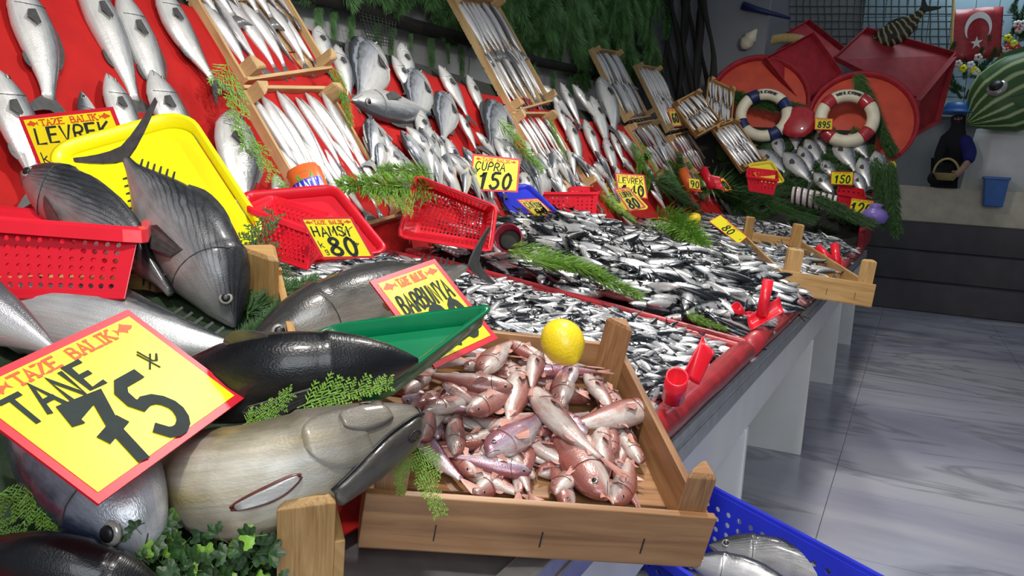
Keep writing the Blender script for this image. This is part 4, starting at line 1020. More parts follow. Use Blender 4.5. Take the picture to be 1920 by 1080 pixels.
MB().hexa([(a.x+.03, 12.74, a.z), (b.x-.03, 12.74, a.z), (b.x-.03, 12.97, a.z), (a.x+.03, 12.97, a.z), (a.x, 12.70, b.z), (b.x, 12.70, b.z), (b.x, 12.97, b.z), (a.x, 12.97, b.z)]).build('bin_body', M['lightblue'], bx_, bevel=.01)
MB().abox((a.x-.015, 12.68, b.z-.02), (b.x+.015, 12.98, b.z+.015)).build('bin_rim', M['lightblue'], bx_, bevel=.006)
# seated figure with a blue cap and a basket on the ledge
def skin(name, joints, edges, mat, parent, sub=2):
    root = parent
    while root.parent: root = root.parent
    me = bpy.data.meshes.new(name); me.from_pydata([tuple(V(j[0])-ORG[root.name]) for j in joints], edges, [])
    o = bpy.data.objects.new(name, me); COL.objects.link(o); o.parent = parent
    o.modifiers.new('skin', 'SKIN'); me.materials.append(mat)
    for k, j in enumerate(joints):
        me.skin_vertices[0].data[k].radius = (j[1], j[1]*(j[2] if len(j) > 2 else 1)); me.skin_vertices[0].data[k].use_root = (k == 0)
    sb = o.modifiers.new('sub', 'SUBSURF'); sb.levels = sub; sb.render_levels = sub
    return o
def W(x, y, Y=13.05): return hit(x, y, 1, Y)
pf = thing('person', 'seated dark clothed figure in blue cap reaching one arm to a basket', 'person', W(1790, 338))
S = .0082
skin('body', [(W(1788, 322), .20), (W(1792, 285), .19), (W(1796, 252, 13.0), .20), (W(1797, 236, 13.0), .08), (W(1797, 226, 12.98), .10), (W(1797, 214, 12.98), .11), (W(1760, 326, 12.8), .11), (W(1745, 340, 12.6), .07), (W(1772, 262, 12.95), .075), (W(1758, 295, 12.85), .06), (W(1765, 318, 12.75), .05)],
     [(0, 1), (1, 2), (2, 3), (3, 4), (4, 5), (0, 6), (6, 7), (2, 8), (8, 9), (9, 10)], M['darkcloth'], pf)
skin('blue_sleeve', [(W(1806, 255, 12.95), .09), (W(1818, 285, 12.85), .10), (W(1816, 304, 12.72), .07)], [(0, 1), (1, 2)], M['bluecloth'], pf)
sk = skin('forearm', [(W(1816, 302, 12.72), .05), (W(1804, 318, 12.62), .042), (W(1793, 327, 12.58), .045), (W(1786, 331, 12.57), .036)], [(0, 1), (1, 2), (2, 3)], M['skin'], pf)
for k in range(4): skin('finger', [(W(1788-k*.4, 327+k*1.6, 12.58), .014), (W(1783-k*.2, 329+k*1.5, 12.56), .012), (W(1780, 332+k*1.0, 12.57), .010)], [(0, 1), (1, 2)], M['skin'], sk, 1)
skin('thumb', [(W(1793, 323, 12.58), .015), (W(1788, 321, 12.55), .012), (W(1784, 323, 12.54), .010)], [(0, 1), (1, 2)], M['skin'], sk, 1)
skin('face', [(W(1797, 226, 12.90), .06), (W(1797, 218, 12.89), .065)], [(0, 1)], M['skin'], pf)
for sx in (-1, 1): MB().lathe(W(1797+sx*3, 221, 12.83), (0, -1, 0), [(.002, .016), (.010, .012), (.013, 0), (.004, -.005)], 8).build('eye', M['black'], pf, True)
skin('nose', [(W(1797, 221.5, 12.84), .012), (W(1797, 224.5, 12.81), .016)], [(0, 1)], M['skin'], pf, 1)
MB().tube([W(1794.5, 228.5, 12.84), W(1797, 229.2, 12.83), W(1799.5, 228.5, 12.84)], .006, 5).build('mouth', M['wound'], pf)
cp = W(1796, 208, 12.97)
MB().lathe(cp, (0, 0, 1), [(.02, .12), (.14, .10), (.18, .03), (.18, 0), (.25, -.02), (.25, -.035), (.02, -.03)], 20).build('blue_cap', M['lightblue'], pf, True)
bk = thing('wicker_basket', 'small wicker basket with arched handle beside the seated figure', 'basket', W(1772, 342, 12.6))
c0 = W(1772, 338, 12.6)
MB().lathe(c0, (0, 0, 1), [(.10, 0), (.15, .08), (.16, .09), (.13, .09), (.09, .02)], 18).build('basket_body', M['rope'], bk, True)
MB().tube([c0+V((.15*math.cos(q), 0, .08+.2*math.sin(q))) for q in np.linspace(0, math.pi, 12)], .014, 7).build('handle', M['rope'], bk, True)
# flowers, rod, rope, shell
for i in range(16):
    x, y = r.uniform(1755, 1835), r.uniform(110, 190); p = W(x, y, 13.25)
    sprig('fd', p, p+V((r.uniform(-.3, .3), -.1, r.uniform(.05, .4))), (0, -1, 0), 'leafy stem in the foliage under the flag', 1.0, 'leafy_plant', 'foliage under the flag', 'plant')
for i in range(10):
    x, y = r.uniform(1880, 1930), r.uniform(20, 110); p = W(x, y, 13.4)
    sprig('fd', p, p+V((r.uniform(-.3, .3), -.1, r.uniform(.05, .4))), (0, -1, 0), 'leafy stem in bouquet above the striped sculpture', 1.0, 'leafy_plant', 'foliage above the sculpture', 'plant')
for i in range(16):
    x, y = (r.uniform(1885, 1925), r.uniform(40, 100)) if i < 9 else (r.uniform(1775, 1850), r.uniform(108, 150)); p = W(x, y, 13.1); fm_ = (M['red_plastic'], M['yellow_plastic'], M['white'], M['flesh'])[i % 4]
    fw = thing('flower', ('red', 'yellow', 'white', 'pink')[i % 4]+' flower '+('in the bouquet above striped sculpture' if i < 9 else 'in the foliage under the flag'), 'flower', p, 'flowers on the ledge')
    for k in range(5):
        q = k*2*math.pi/5; cpt = p+V((.03*math.cos(q), -.01, .03*math.sin(q)))
        MB().lathe(cpt, (.4*math.cos(q), -1, .4*math.sin(q)), [(.004, 0), (.026, .008), (.018, .014), (.004, .016)], 8).build('petal', fm_, fw, True)
tag(MB().tube([hit(1392, 10, 1, 10.66), hit(1420, 18, 1, 10.66), hit(1482, 34, 1, 10.66)], [.05, .035, .02], 8).build('fishing_rod', M['navy'], None, True), 'dark fishing rod mounted high on the grey wall', 'rod')
pts = [hit(1447+k*2.2, 74-3*math.sin(k/25*3)+(k % 2)*1.2, 1, 11.1) for k in range(26)]
tag(MB().tube(pts, [.05+.012*(k % 2) for k in range(26)], 8).build('rope', M['rope'], None, True), 'thick yellow rope lying over the back red tray', 'rope')
c = hit(1412, 68, 1, 10.62)
tag(MB().lathe(c-V((.12, 0, .15)), (.6, -.2, .8), [(.01, 0), (.06, .04), (.085, .10), (.07, .15), (.08, .17), (.045, .22), (.01, .28)], 14).build('sea_shell', M['cream'], None, True), 'pale sea shell on the wall ledge above round tray', 'shell')
lm = hit(1672, 312, 1, 9.3)

r = random.Random(21)
for k in range(70):
    x = r.uniform(690, 1400); y = 262+(x-690)*.11+r.uniform(0, 62); p = onS(x, y, .04)
    if p.y > 9.6 or p.z < 1.0: continue
    L = r.uniform(.26, .36); an = r.gauss(0, .5); dd = (-SUP*math.cos(an)+V((0, 1, 0))*math.sin(an))*L; kd = 'bream' if r.random() < .5 and x < 1000 else 'bass'
    fish('sea_bass' if kd == 'bass' else 'sea_bream', 'silver fish in the row at the foot of the red slope', kd, [p-dd*.4+SN*.02, p+SN*.03, p+dd*.6+SN*.01], SN.cross(dd).normalized()*r.choice((-1, 1)), M['f_bass' if kd == 'bass' else 'f_bream'], M['fin_light'], 1.15 if kd == 'bass' else .95, 1., 'silver fish at the foot of the red slope', anal=None, mouth=False, gill=False)
for k in range(26):
    x = r.uniform(1180, 1420); y = 290+(x-1180)*.12+r.uniform(0, 60); p = onS(x, y, .08)
    if p.y > 10 or p.z < 1.0: continue
    an = r.random()*6.28; dd = (SUP*math.cos(an)+V((0, 1, 0))*math.sin(an))*r.uniform(.3, .5)
    sprig('fd' if k % 3 else 'fl', p-dd*.5, p+dd*.5, SN, 'green sprig among the fish at far foot of the red slope', .8, group='sprigs at the far foot of the slope')
# ------------------------------------------------------------------ mullet crate in front
FL, FR, BR = at(685, 925, 1.05), at(1345, 972, 1.14), at(1100, 640, 1.57)
cx = FR-FL; cy = BR-FR; cz = cx.cross(cy).normalized(); cy = cz.cross(cx).normalized()*cy.length*1.0; CH = .088
co = FL-cz*CH
crate('worn wet wooden crate of red mullet in the foreground', co, cx, cy, cz*CH, M['wood_old'], .012, .04, 4, ph=.052, group='crates on the counter')
def onC(px, py, off): return onpl(px, py, co, cz, off)
mul = [((1137, 934), (1030, 768), .035, 1, 'f_mullet', 'red mullet with its head pointing at front right of the crate'), ((995, 728), (1140, 862), .06, 1, 'f_mullet', 'long mullet lying diagonally on top, tail towards front'),
 ((1201, 868), (1160, 790), .03, -1, 'f_mullet', 'mullet in right front corner, eye showing'), ((1232, 762), (1066, 800), .055, -1, 'f_mullet', 'pale bellied mullet lying along the right board'),
 ((1128, 800), (1136, 912), .04, 1, 'f_mullet', 'mullet hanging tail down near right front'), ((914, 852), (1012, 772), .05, 1, 'f_mullet2', 'violet mullet pointing left in centre of the heap'),
 ((996, 884), (848, 854), .035, 1, 'f_mullet2', 'violet mullet lying across the front centre'), ((854, 852), (866, 770), .04, -1, 'f_mullet', 'mullet head down left of centre'),
 ((962, 726), (806, 700), .075, 1, 'f_mullet', 'dark mullet lying across the rear of heap'), ((876, 772), (985, 738), .065, -1, 'f_mullet', 'mullet with white tail left of centre'),
 ((1052, 760), (1058, 680), .07, 1, 'f_mullet', 'mullet facing front below the lemon'), ((1096, 702), (1156, 782), .06, 1, 'f_mullet', 'mullet right of the lemon pointing back'),
 ((782, 812), (872, 900), .03, 1, 'f_mullet2', 'violet mullet at left front by green sprig'), ((850, 865), (985, 930), .018, 1, 'f_mullet', 'mullet with tail on the front board'),
 ((795, 770), (910, 742), .06, 1, 'f_mullet', 'dark mullet at left under green tray'), ((1075, 680), (1050, 740), .08, -1, 'f_mullet2', 'pinkish mullet touching lower side of the lemon'),
 ((870, 690), (940, 680), .08, 1, 'f_mullet', 'short mullet below the BARBUNYA tag corner'), ((905, 700), (960, 640), .085, 1, 'f_mullet', 'mullet pointing back at the rear left'),
 ((990, 690), (960, 800), .055, 1, 'f_mullet', 'mullet lying lengthwise in the centre'), ((1040, 810), (930, 790), .035, 1, 'f_mullet', 'mullet underneath centre of heap'),
 ((950, 640), (1040, 690), .07, -1, 'f_mullet', 'mullet at rear left of the lemon'), ((900, 810), (940, 880), .03, 1, 'f_mullet', 'mullet below violet one, tail front'),
 ((1180, 810), (1150, 880), .02, 1, 'f_mullet', 'small mullet in right front under others'), ((1090, 870), (960, 850), .02, -1, 'f_mullet', 'white bellied mullet on crate floor at front'),
 ((1010, 660), (1000, 730), .08, 1, 'f_mullet', 'mullet left below the lemon'), ((820, 735), (760, 790), .06, 1, 'f_mullet', 'mullet by the corner of green tray'),
 ((1130, 720), (1190, 790), .03, 1, 'f_mullet', 'mullet along right board near the rear'), ((830, 720), (900, 760), .07, 1, 'f_mullet', 'mullet beneath dark one at rear left')]
r = random.Random(12)
for h, t, off, s, mt, lb in mul:
    a, b = onC(*h, off), onC(*t, off*.85+.004); b = a+(b-a)*1.22; dd = b-a; up = cz.cross(dd).normalized()*s
    up = (up+cz*r.uniform(-.5, .5)).normalized()
    m_ = a.lerp(b, .5)+cz.cross(dd).normalized()*dd.length*r.uniform(-.06, .06)
    fish('red_mullet', lb, 'mullet', [a, m_, b], up, M[mt], M['fin_red'], r.uniform(1.1, 1.28), 1.25, 'red mullet in the foreground crate', tail=(.05, .055), dorsal=(.34, .5, .05), anal=(.6, .7, .03), eye=.02, eye_u=.09, tstart=.78)
k = 0
while k < 64:
    u, v = r.uniform(.12, .92), r.uniform(.28, .95)
    p = co+cx*u+cy*v+cz*(.015+.05*r.random()*(1 if v > .45 else .3)); an = r.random()*6.28
    X_, Y_ = cx.normalized(), cy.normalized(); dd = (X_*math.cos(an)+Y_*math.sin(an))*r.uniform(.13, .17)
    q = [p-dd*.5, p+dd*.5]
    if any(not (.05 < (w-co).dot(X_)/cx.length < .95 and .06 < (w-co).dot(Y_)/cy.length < .95) for w in q): continue
    up = (cz.cross(dd).normalized()*r.choice((-1, 1))+cz*r.uniform(-.8, .8)).normalized()
    fish('red_mullet', 'red mullet lying low in the heap of the foreground crate', 'mullet', [q[0], p+cz.cross(dd)*r.uniform(-.05, .05), q[1]], up, M['f_mullet' if r.random() < .75 else 'f_mullet2'], M['fin_red'], 1.25, 1.2, 'red mullet low in the foreground crate', tail=(.05, .055), dorsal=None, anal=None, mouth=False, eye=.02, tstart=.78)
    k += 1
def lemon(label, p, R_, ax):
    t_ = thing('lemon', label, 'lemon', p-V((0, 0, R_*.95)), 'lemons among the fish')
    pr = [(.02, -1.2), (.16, -1.17), (.30, -1.06), (.55, -.92), (.82, -.62), (.97, -.25), (1, .05), (.95, .35), (.78, .68), (.52, .92), (.26, 1.05), (.14, 1.12), (.02, 1.14)]
    MB().lathe(p, ax, [(a*R_*.95, h*R_*.98) for a, h in pr], 24).build('peel', M['lemon'], t_, True, sub=1)
    MB().lathe(p+V(ax).normalized()*R_*1.1, ax, [(.09*R_, 0), (.10*R_, .03*R_), (.03*R_, .04*R_)], 10).build('stem_scar', M['sprig_dark'], t_)
lemon('large yellow lemon on top of the red mullet', at(1055, 641, 1.36), .0375, (-.6, .3, .55))
lemon('lemon beside the green sprigs in middle distance', onT(1302, 411, .14), 12.5/FPX*dep(onT(1302, 411, .14)), (.5, .4, .6))
lemon('lemon on the small fish beyond the 80 tag', onT(1382, 393, .12), 11.5/FPX*dep(onT(1382, 393, .12)), (.8, .2, .3))
lemon('farthest lemon right of the far sea bream', onF(1671, 312, .08), 9.5/FPX*dep(onF(1671, 312, .08)), (.3, .2, .8))

# ------------------------------------------------------------------ big bonito crate and bed
AR, AB = at(652, 1015, .93), at(528, 500, 1.5)
ay = AB-AR; an_ = V((.12, -.2, 1)).normalized(); ax_ = ay.cross(an_).normalized()
if ax_.x < 0: ax_ = -ax_
an_ = ax_.cross(ay).normalized(); AW = .66
crate('pale wooden crate under the big bonito at left foreground', AR-ax_*AW-an_*.10, ax_*AW, ay, an_*.10, M['wood_mid'], .012, .062, 4, ph=.045, group='crates on the counter', front=False)
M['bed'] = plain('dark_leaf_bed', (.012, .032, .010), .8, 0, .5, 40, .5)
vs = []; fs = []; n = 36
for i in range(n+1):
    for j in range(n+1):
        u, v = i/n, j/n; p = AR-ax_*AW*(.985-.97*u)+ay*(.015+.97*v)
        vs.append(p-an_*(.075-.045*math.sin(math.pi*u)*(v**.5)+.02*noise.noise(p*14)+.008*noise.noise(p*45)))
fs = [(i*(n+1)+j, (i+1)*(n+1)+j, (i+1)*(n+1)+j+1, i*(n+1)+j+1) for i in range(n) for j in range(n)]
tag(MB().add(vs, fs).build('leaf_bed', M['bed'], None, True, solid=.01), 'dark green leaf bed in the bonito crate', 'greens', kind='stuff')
# support of the rear items: folded red cloth at the near end of the counter
vs = []; fs = []; nx_, ny_ = 30, 24
for i in range(nx_+1):
    for j in range(ny_+1):
        x = -1.74+1.12*i/nx_; y = .38+1.0*j/ny_
        vs.append((x, y, zT(x)+.004+.012*(.5+.5*noise.noise(V((x*5, y*5, 2))))))
fs = [(i*(ny_+1)+j, (i+1)*(ny_+1)+j, (i+1)*(ny_+1)+j+1, i*(ny_+1)+j+1) for i in range(nx_) for j in range(ny_)]
tag(MB().add(vs, fs).build('red_cloth', M['cloth'], None, True, solid=.004), 'red cloth lying flat under the bonito crate', 'cloth')
GB = 'big bonito in the left foreground'
M['f_grey'] = fishmat('grey_bonito_skin', (.06, .058, .055), (.33, .31, .27), (.60, .58, .50), (.10, .34, .66), metal=.3, vary=.03, scale=200)
def A(*q): return [at(*p) for p in q]
fish('bonito', 'bonito standing tail up before the yellow tray', 'tuna', A((442, 612, 1.40), (392, 500, 1.42), (300, 378, 1.5), (238, 300, 1.56), (216, 238, 1.6)), CR*.75+CU*.45-CF*.1, M['f_bonito'], M['fin'], 1.12, 1.1, GB, big=True, tail=(.135, .19), finlets=True, tstart=.84, dorsal=(.3, .6, .02), anal=(.62, .7, .02))
fish('bonito', 'bonito with open eye resting behind the red basket at left', 'tuna', A((42, 322, 1.52), (140, 380, 1.47), (260, 478, 1.42), (372, 620, 1.36)), CR*.6+CU*.7-CF*.25, M['f_bonito'], M['fin'], .92, .9, GB, big=True, tail=(.1, .0), finlets=True, eye=.022, dorsal=(.3, .6, .012), anal=None)
fish('bonito', 'silver bonito lying behind the TANE tag', 'tuna', A((-60, 570, 1.26), (150, 605, 1.22), (360, 642, 1.19), (600, 672, 1.2)), CU*.9+CF*.3, M['f_silver'], M['fin'], .9, .9, GB, big=True, tail=(.1, .0), finlets=True, pect=False, dorsal=(.3, .6, .012), anal=None)
fish('bonito', 'black backed bonito pointing at the green tray', 'tuna', A((784, 676, 1.09), (640, 690, 1.07), (460, 712, 1.06), (60, 800, 1.14)), CU*.9-CF*.42, M['f_black'], M['fin'], .80, .8, GB, big=True, tail=(.1, .0), dorsal=(.36, .46, .03), anal=None, eye=None, gill=False, mouth=False)
fish('bonito', 'grey bonito lying behind the BARBUNYA tag with tail on the anchovies', 'tuna', A((462, 650, 1.36), (600, 600, 1.42), (740, 556, 1.54), (925, 478, 1.80)), CU*.85-CF*.3-CR*.1, M['f_grey'], M['fin'], .92, .9, GB, big=True, tail=(.12, .10), finlets=True, tstart=.86, dorsal=(.3, .6, .012), anal=None)
fish('bonito', 'pale bonito at left edge above the TANE tag', 'tuna', A((-260, 520, 1.08), (-90, 560, 1.06), (50, 625, 1.04), (190, 720, 1.02)), CU*.8+CF*.2+CR*.2, M['f_pale'], M['fin'], 1.0, 1.0, GB, big=True, tail=(.1, .0), dorsal=(.3, .6, .012), anal=None)
fish('bonito', 'blue silver bonito with round eye under the TANE tag', 'tuna', A((268, 1056, .90), (232, 960, .91), (110, 830, .98), (-60, 690, 1.08)), -CR*.75-CU*.35-CF*.2, M['f_blue'], M['fin'], 1.25, 1.05, GB, big=True, tail=(.1, .0), eye=.034, eye_u=.11, dorsal=None, anal=None, pect=False)
fish('bonito', 'black bonito back in bottom left corner', 'tuna', A((330, 1138, .86), (190, 1092, .85), (30, 1058, .85), (-220, 1044, .88)), CU*.9-CF*.4, M['f_black'], M['fin'], 1.0, 1.0, GB, big=True, tail=(.1, .0), dorsal=None, anal=None, pect=False)
# the large tuna head
tp_ = A((790, 782, 1.02), (700, 816, .99), (560, 868, .955), (460, 902, .955), (395, 896, 1.02), (368, 866, 1.13), (358, 820, 1.26))
tu, ts = fish('tuna', 'large tuna with blunt head and closed jaw beside the mullet crate', 'head', tp_, CU*.92+CF*.30+CR*.10, M['f_tuna'], M['fin'], .75, .8, GB, big=True, tail=(.1, 0), dorsal=None, anal=None, pect=False, eye=None, mouth=False, gill=False)
side = 1 if (CAM-ts.pos(.3)).dot(ts.frame(.3)[3]) > 0 else -1
def SF(u, th, off=.0): return surf(ts, 'head', u, side*th, .75, .8, off)
def line_on(nm, uv_, rad, mat, off=0., par=None): return MB().tube([SF(u, t_, off)[0] for u, t_ in uv_], rad, 6).build(nm, mat, par or tu, True)
M['jaw'] = fishmat('jaw_skin', (.05, .044, .038), (.065, .057, .05), (.12, .105, .09), (.2, .5, .8), metal=.05, coat=.2, vary=.02, blotch=.4, scale=60)
def SFv(th): return (1-math.cos(th))/2
def plate(nm, rows, mat, lift, soft=.55):
    """raised plate on the skin: rows of (u, th0, th1)"""
    vs = []; m_ = 16; R_ = len(rows)
    for i, (u, t0, t1) in enumerate(rows):
        for k in range(m_+1):
            q = k/m_; e = min(1, min(q, 1-q)*8)*min(1, i*soft, (R_-1-i)*1.2)
            vs.append(SF(u, t0+(t1-t0)*q, lift*e**.5-.002)[0])
    fs = [(i*(m_+1)+k, i*(m_+1)+k+1, (i+1)*(m_+1)+k+1, (i+1)*(m_+1)+k) for i in range(R_-1) for k in range(m_)]
    uv = [(rows[i][0], SFv(rows[i][1]+(rows[i][2]-rows[i][1])*k/m_), 0) for i in range(R_) for k in range(m_+1)]
    return MB().add(vs, fs, uv).build(nm, mat, tu, True)
def JL(u): return 1.30+1.05*(u/.26)**1.1
plate('lower_jaw', [(u, JL(u)+.02, 3.0) for u in np.linspace(.004, .26, 18)], M['jaw'], .008)
def oval(u, a, b): return math.sqrt(max(0, 1-((u-a)/(b-a))**2))
plate('gill_cover', [(u, 1.3-.85*oval(u, .15, .2835), 1.3+.95*oval(u, .15, .2835)) for u in np.linspace(.15, .283, 22)], M['f_tuna'], .005)
plate('cheek_plate', [(u, 1.05-.42*oval(u, .14, .2055), 1.05+.42*oval(u, .14, .2055)) for u in np.linspace(.08, .205, 20)], M['f_tuna'], .0085)
line_on('jaw_line', [(.26*k/14, JL(.26*k/14)) for k in range(15)], .0020, M['black'], .0015)
line_on('snout_line', [(.006, .2+1.1*k/8) for k in range(9)], .0016, M['black'], .001)
line_on('nostril_scar', [(.05+.018*math.sin(q), 2.05+.16*math.cos(q)) for q in np.linspace(0, 6.0, 12)], .0010, M['black'], .0075)
p, nn, t_ = SF(.115, .55)
e = MB().lathe(p-nn*.004, nn, [(.014, 0), (.013, .004), (.008, .006), (.003, .0065)], 16).build('eye', M['jaw'], tu, True)
MB().tube([SF(.115+.026*math.cos(q), .55+.11*math.sin(q), .002)[0] for q in np.linspace(0, 2*math.pi, 16)[:-1]], .0010, 5, closed=True).build('eye_rim', M['black'], e)
pf_ = [(u, 2.05-.13*math.sin(math.pi*(u-.30)/.10)**.6+3*(u-.35), 2.05+.13*math.sin(math.pi*(u-.30)/.10)**.6+.01+3*(u-.35)) for u in np.linspace(.3005, .3995, 14)]
fp = plate('pectoral_fin', pf_, M['f_pale'], .006, 1.2)
MB().tube([SF(u, a, .001)[0] for u, a, b in pf_]+[SF(u, b, .001)[0] for u, a, b in pf_[::-1]], .0019, 6, closed=True).build('fin_slit', M['wound'], fp, True)

# ------------------------------------------------------------------ price tags
def mark75(r_, P, asp):
    mb = MB(); ribbon(mb, letters('t', asp-.33, .50, .17), .007, P, .0013); mb.build('currency_mark', M['ink'], r_)
price_tag('large yellow tag reading TANE 75 lying on the bonito', quad([(-95, 733), (240, 580), (460, 745), (185, 945)], .80), 'TANE', '75', kg=False, tl=False, extra=mark75, nx=.12, ny=.60, nh=.20, ph=.46, py=.09, pw=.042, nw=.018, px=.32, slant=.05)
price_tag('yellow tag reading BARBUNYA 190 behind the green tray', [at(693, 527, 1.28), at(815, 485, 1.38), at(934, 634, 1.32), at(693, 527, 1.28)+at(934, 634, 1.32)-at(815, 485, 1.38)], 'BARBUNYA', '190', ny=.56, nh=.20, ph=.40, py=.12, nw=.014, pw=.036)
c4 = quad([(34, 219), (211, 200), (262, 326), (85, 345)], 1.9); price_tag('yellow tag reading LEVREK half hidden behind the yellow tray', c4, 'LEVREK', '125', ny=.58, nh=.22, ph=.42, py=.1, nx=.12, px=.3)
def hx(r_, P, asp):
    mb = MB(); ribbon(mb, [[(asp-.33, .74), (asp-.38, .6), (asp-.33, .56), (asp-.28, .7), (asp-.26, .58), (asp-.2, .7), (asp-.1, .76)]], .006, P, .0013); mb.build('side_note', M['ink'], r_)
price_tag('yellow tag reading HAMSİ 80 on the leaning red tray', quad([(561, 408), (659, 406), (703, 484), (605, 486)], 1.58), 'HAMSI.', '80', ny=.55, nh=.22, nx=.1, ph=.42, py=.08, pw=.036, extra=hx)
dC = dep(onS(930, 350, .13)); ftag('yellow tag reading ÇUPRA 150 among the sea bream', [(886, 288), (976, 298), (971, 361), (879, 357)], dC, 'C,UPRA', '150', ny=.58, nh=.22, nx=.12, ph=.44, py=.08, pw=.038)
dL = dST(1185, 372, .14); ftag('yellow tag reading LEVREK 140 on the right', [(1153, 324), (1208, 328), (1215, 373), (1160, 369)], dL, 'LEVREK', '140', ny=.6, nh=.22, nx=.12, ph=.44, py=.08, pw=.04)
ftag('curled yellow tag reading ÇİNEKOP on the blue tray', [(968, 374), (1008, 372), (1042, 403), (1004, 407)], dST(1000, 409, .13), 'C,INEKOP', '90', ny=.5, nh=.3, nx=.1, ph=.3, py=.1, kg=False, tl=False, heading=True, cardmat='card_old', curl=.06)
ftag('dull yellow tag reading 80 on the yellow green tray', [(1150, 354), (1179, 351), (1211, 389), (1180, 397)], dST(1185, 396, .16), 'LUFER', '80', ny=.58, nh=.22, ph=.42, py=.08, kg=False, tl=False, cardmat='card_old')
ftag('small yellow tag hanging on the fourth upper crate', [(1250, 203), (1269, 203), (1281, 236), (1262, 238)], dep(onS(1265, 220, .075)), None, '60', kg=False, tl=False, ph=.5, py=.2, cardmat='card_old')
dK = dep(onT(1380, 450, .13)); ftag('yellow tag reading 80 on edge of the far slatted crate', [(1351, 402), (1402, 444), (1385, 458), (1328, 415)], dK, None, '80', kg=False, ph=.6, py=.14, pw=.05)
ftag('tiny yellow tag on a red scoop in middle distance', [(1338, 335), (1357, 333), (1374, 356), (1356, 361)], dST(1355, 362, .14), None, '70', kg=False, tl=False, ph=.6, py=.14, pw=.05, heading=False)
ftag('tiny yellow tag beside the orange scoops', [(1290, 333), (1312, 336), (1314, 356), (1292, 353)], dST(1300, 360, .14), None, '90', kg=False, tl=False, ph=.6, py=.14, pw=.05, heading=False)

# ------------------------------------------------------------------ trays, baskets, scoops and cup
def rtray(name, label, c, mat, wall=.022, rad=.16, cat='tray', flip=False, group=None):
    TL, TR, BR_, BL = [V(p) for p in c]; n = (TR-TL).cross(BL-TL).normalized()
    if n.dot(CAM-TL) < 0: n = -n
    if flip: n = -n
    def P(u, v): return TL*(1-u)*(1-v)+TR*u*(1-v)+BR_*u*v+BL*(1-u)*v
    W_, H_ = (TR-TL).length, (BL-TL).length
    def loop(ins, lift):
        pts = []
        rw = rad*min(W_, H_)/W_; rh = rad*min(W_, H_)/H_; iu, iv = ins/W_, ins/H_
        for cu, cv, a0 in ((1-rw, rh, -90), (1-rw, 1-rh, 0), (rw, 1-rh, 90), (rw, rh, 180)):
            for k in range(7):
                q = math.radians(a0+15*k); pts.append(P(cu+(rw-iu)*math.cos(q), cv+(rh-iv)*math.sin(q))+n*lift)
        return pts
    t_ = thing(name, label, cat, (BR_+BL)/2, group)
    MB().loft([loop(.008, -.003), loop(.008, 0)]).build('tray_base', mat, t_)
    MB().loft([loop(.006, -.003), loop(.0, wall), loop(-.010, wall), loop(-.010, wall-.004), loop(-.004, wall-.005), loop(.003, -.003)], False, False).build('tray_rim', mat, t_, True)
    return t_
rtray('plastic_tray', 'bright yellow plastic tray leaning behind the tail up bonito', [at(98, 296, 1.78), at(352, 226, 1.86), at(505, 460, 1.66), at(250, 530, 1.58)], M['yellow_plastic'], .028, .2, group='plastic trays')
tr_, br_, tl_ = at(918, 600, 1.22), at(728, 746, 1.10), at(690, 628, 1.24)
rtray('plastic_tray', 'dark green translucent tray corner over the mullet crate', [tl_-(tr_-tl_)*.3, tr_, br_, tl_+br_-tr_-(tr_-tl_)*.3], M['green_plastic'], .022, .08, group='plastic trays')
rtray('plastic_tray', 'red plastic tray leaning behind the HAMSİ tag', [at(462, 376, 1.84), at(628, 362, 1.86), at(722, 478, 1.76), at(560, 500, 1.74)], M['red_plastic'], .02, .1, group='plastic trays')
d0 = dST(990, 410, .10); rtray('plastic_tray', 'blue plastic tray leaning beside the red box basket', [at(932, 362, d0+.12), at(990, 351, d0+.15), at(1046, 406, d0), at(968, 414, d0)], M['blue_plastic'], .02, .15, group='plastic trays')
d0 = dST(1180, 398, .10); rtray('plastic_tray', 'yellow green tray leaning below right LEVREK tag', [at(1122, 352, d0+.15), at(1166, 344, d0+.15), at(1214, 394, d0), at(1150, 398, d0)], M['card_old'], .02, .15, group='plastic trays')
d0 = dep(onT(1440, 335, .3)); rtray('plastic_tray', 'yellow tray corner among far fish below first life ring', [hit(1402, 312, 1, 8.7), hit(1445, 306, 1, 8.8), hit(1470, 345, 1, 8.6), hit(1430, 350, 1, 8.5)], M['card_old'], .03, .15, group='plastic trays')
# near left basket
basket('red perforated basket at left edge above the bonito', [at(-150, 408, 1.22), at(258, 440, 1.20), at(262, 420, 1.46), at(-120, 388, 1.48)], [at(-110, 560, 1.20), at(232, 560, 1.18), at(236, 540, 1.40), at(-90, 530, 1.42)], n=(17, 6), rim=.016, hole=.27)
basket('red perforated basket half hidden by the HAMSİ tag', [at(470, 392, 1.68), at(582, 432, 1.64), at(618, 405, 1.74), at(510, 372, 1.80)], [at(496, 480, 1.66), at(576, 506, 1.62), at(605, 470, 1.70), at(530, 450, 1.76)], n=(10, 7), rim=.010, hole=.34)
d0 = dep(onT(835, 470, .09)); cc = [(783, 332), (926, 388), (916, 468), (752, 442)]; ci = [(806, 352), (914, 398), (905, 455), (778, 436)]
basket('red perforated basket tipped on its side with its mouth forward', [at(*cc[3], d0), at(*cc[2], d0-.02), at(*cc[1], d0+.06), at(*cc[0], d0+.08)], [at(*ci[3], d0+.20), at(*ci[2], d0+.18), at(*ci[1], d0+.26), at(*ci[0], d0+.28)], n=(16, 7), rim=.013, hole=.34)
d0 = dST(1070, 408, .10)
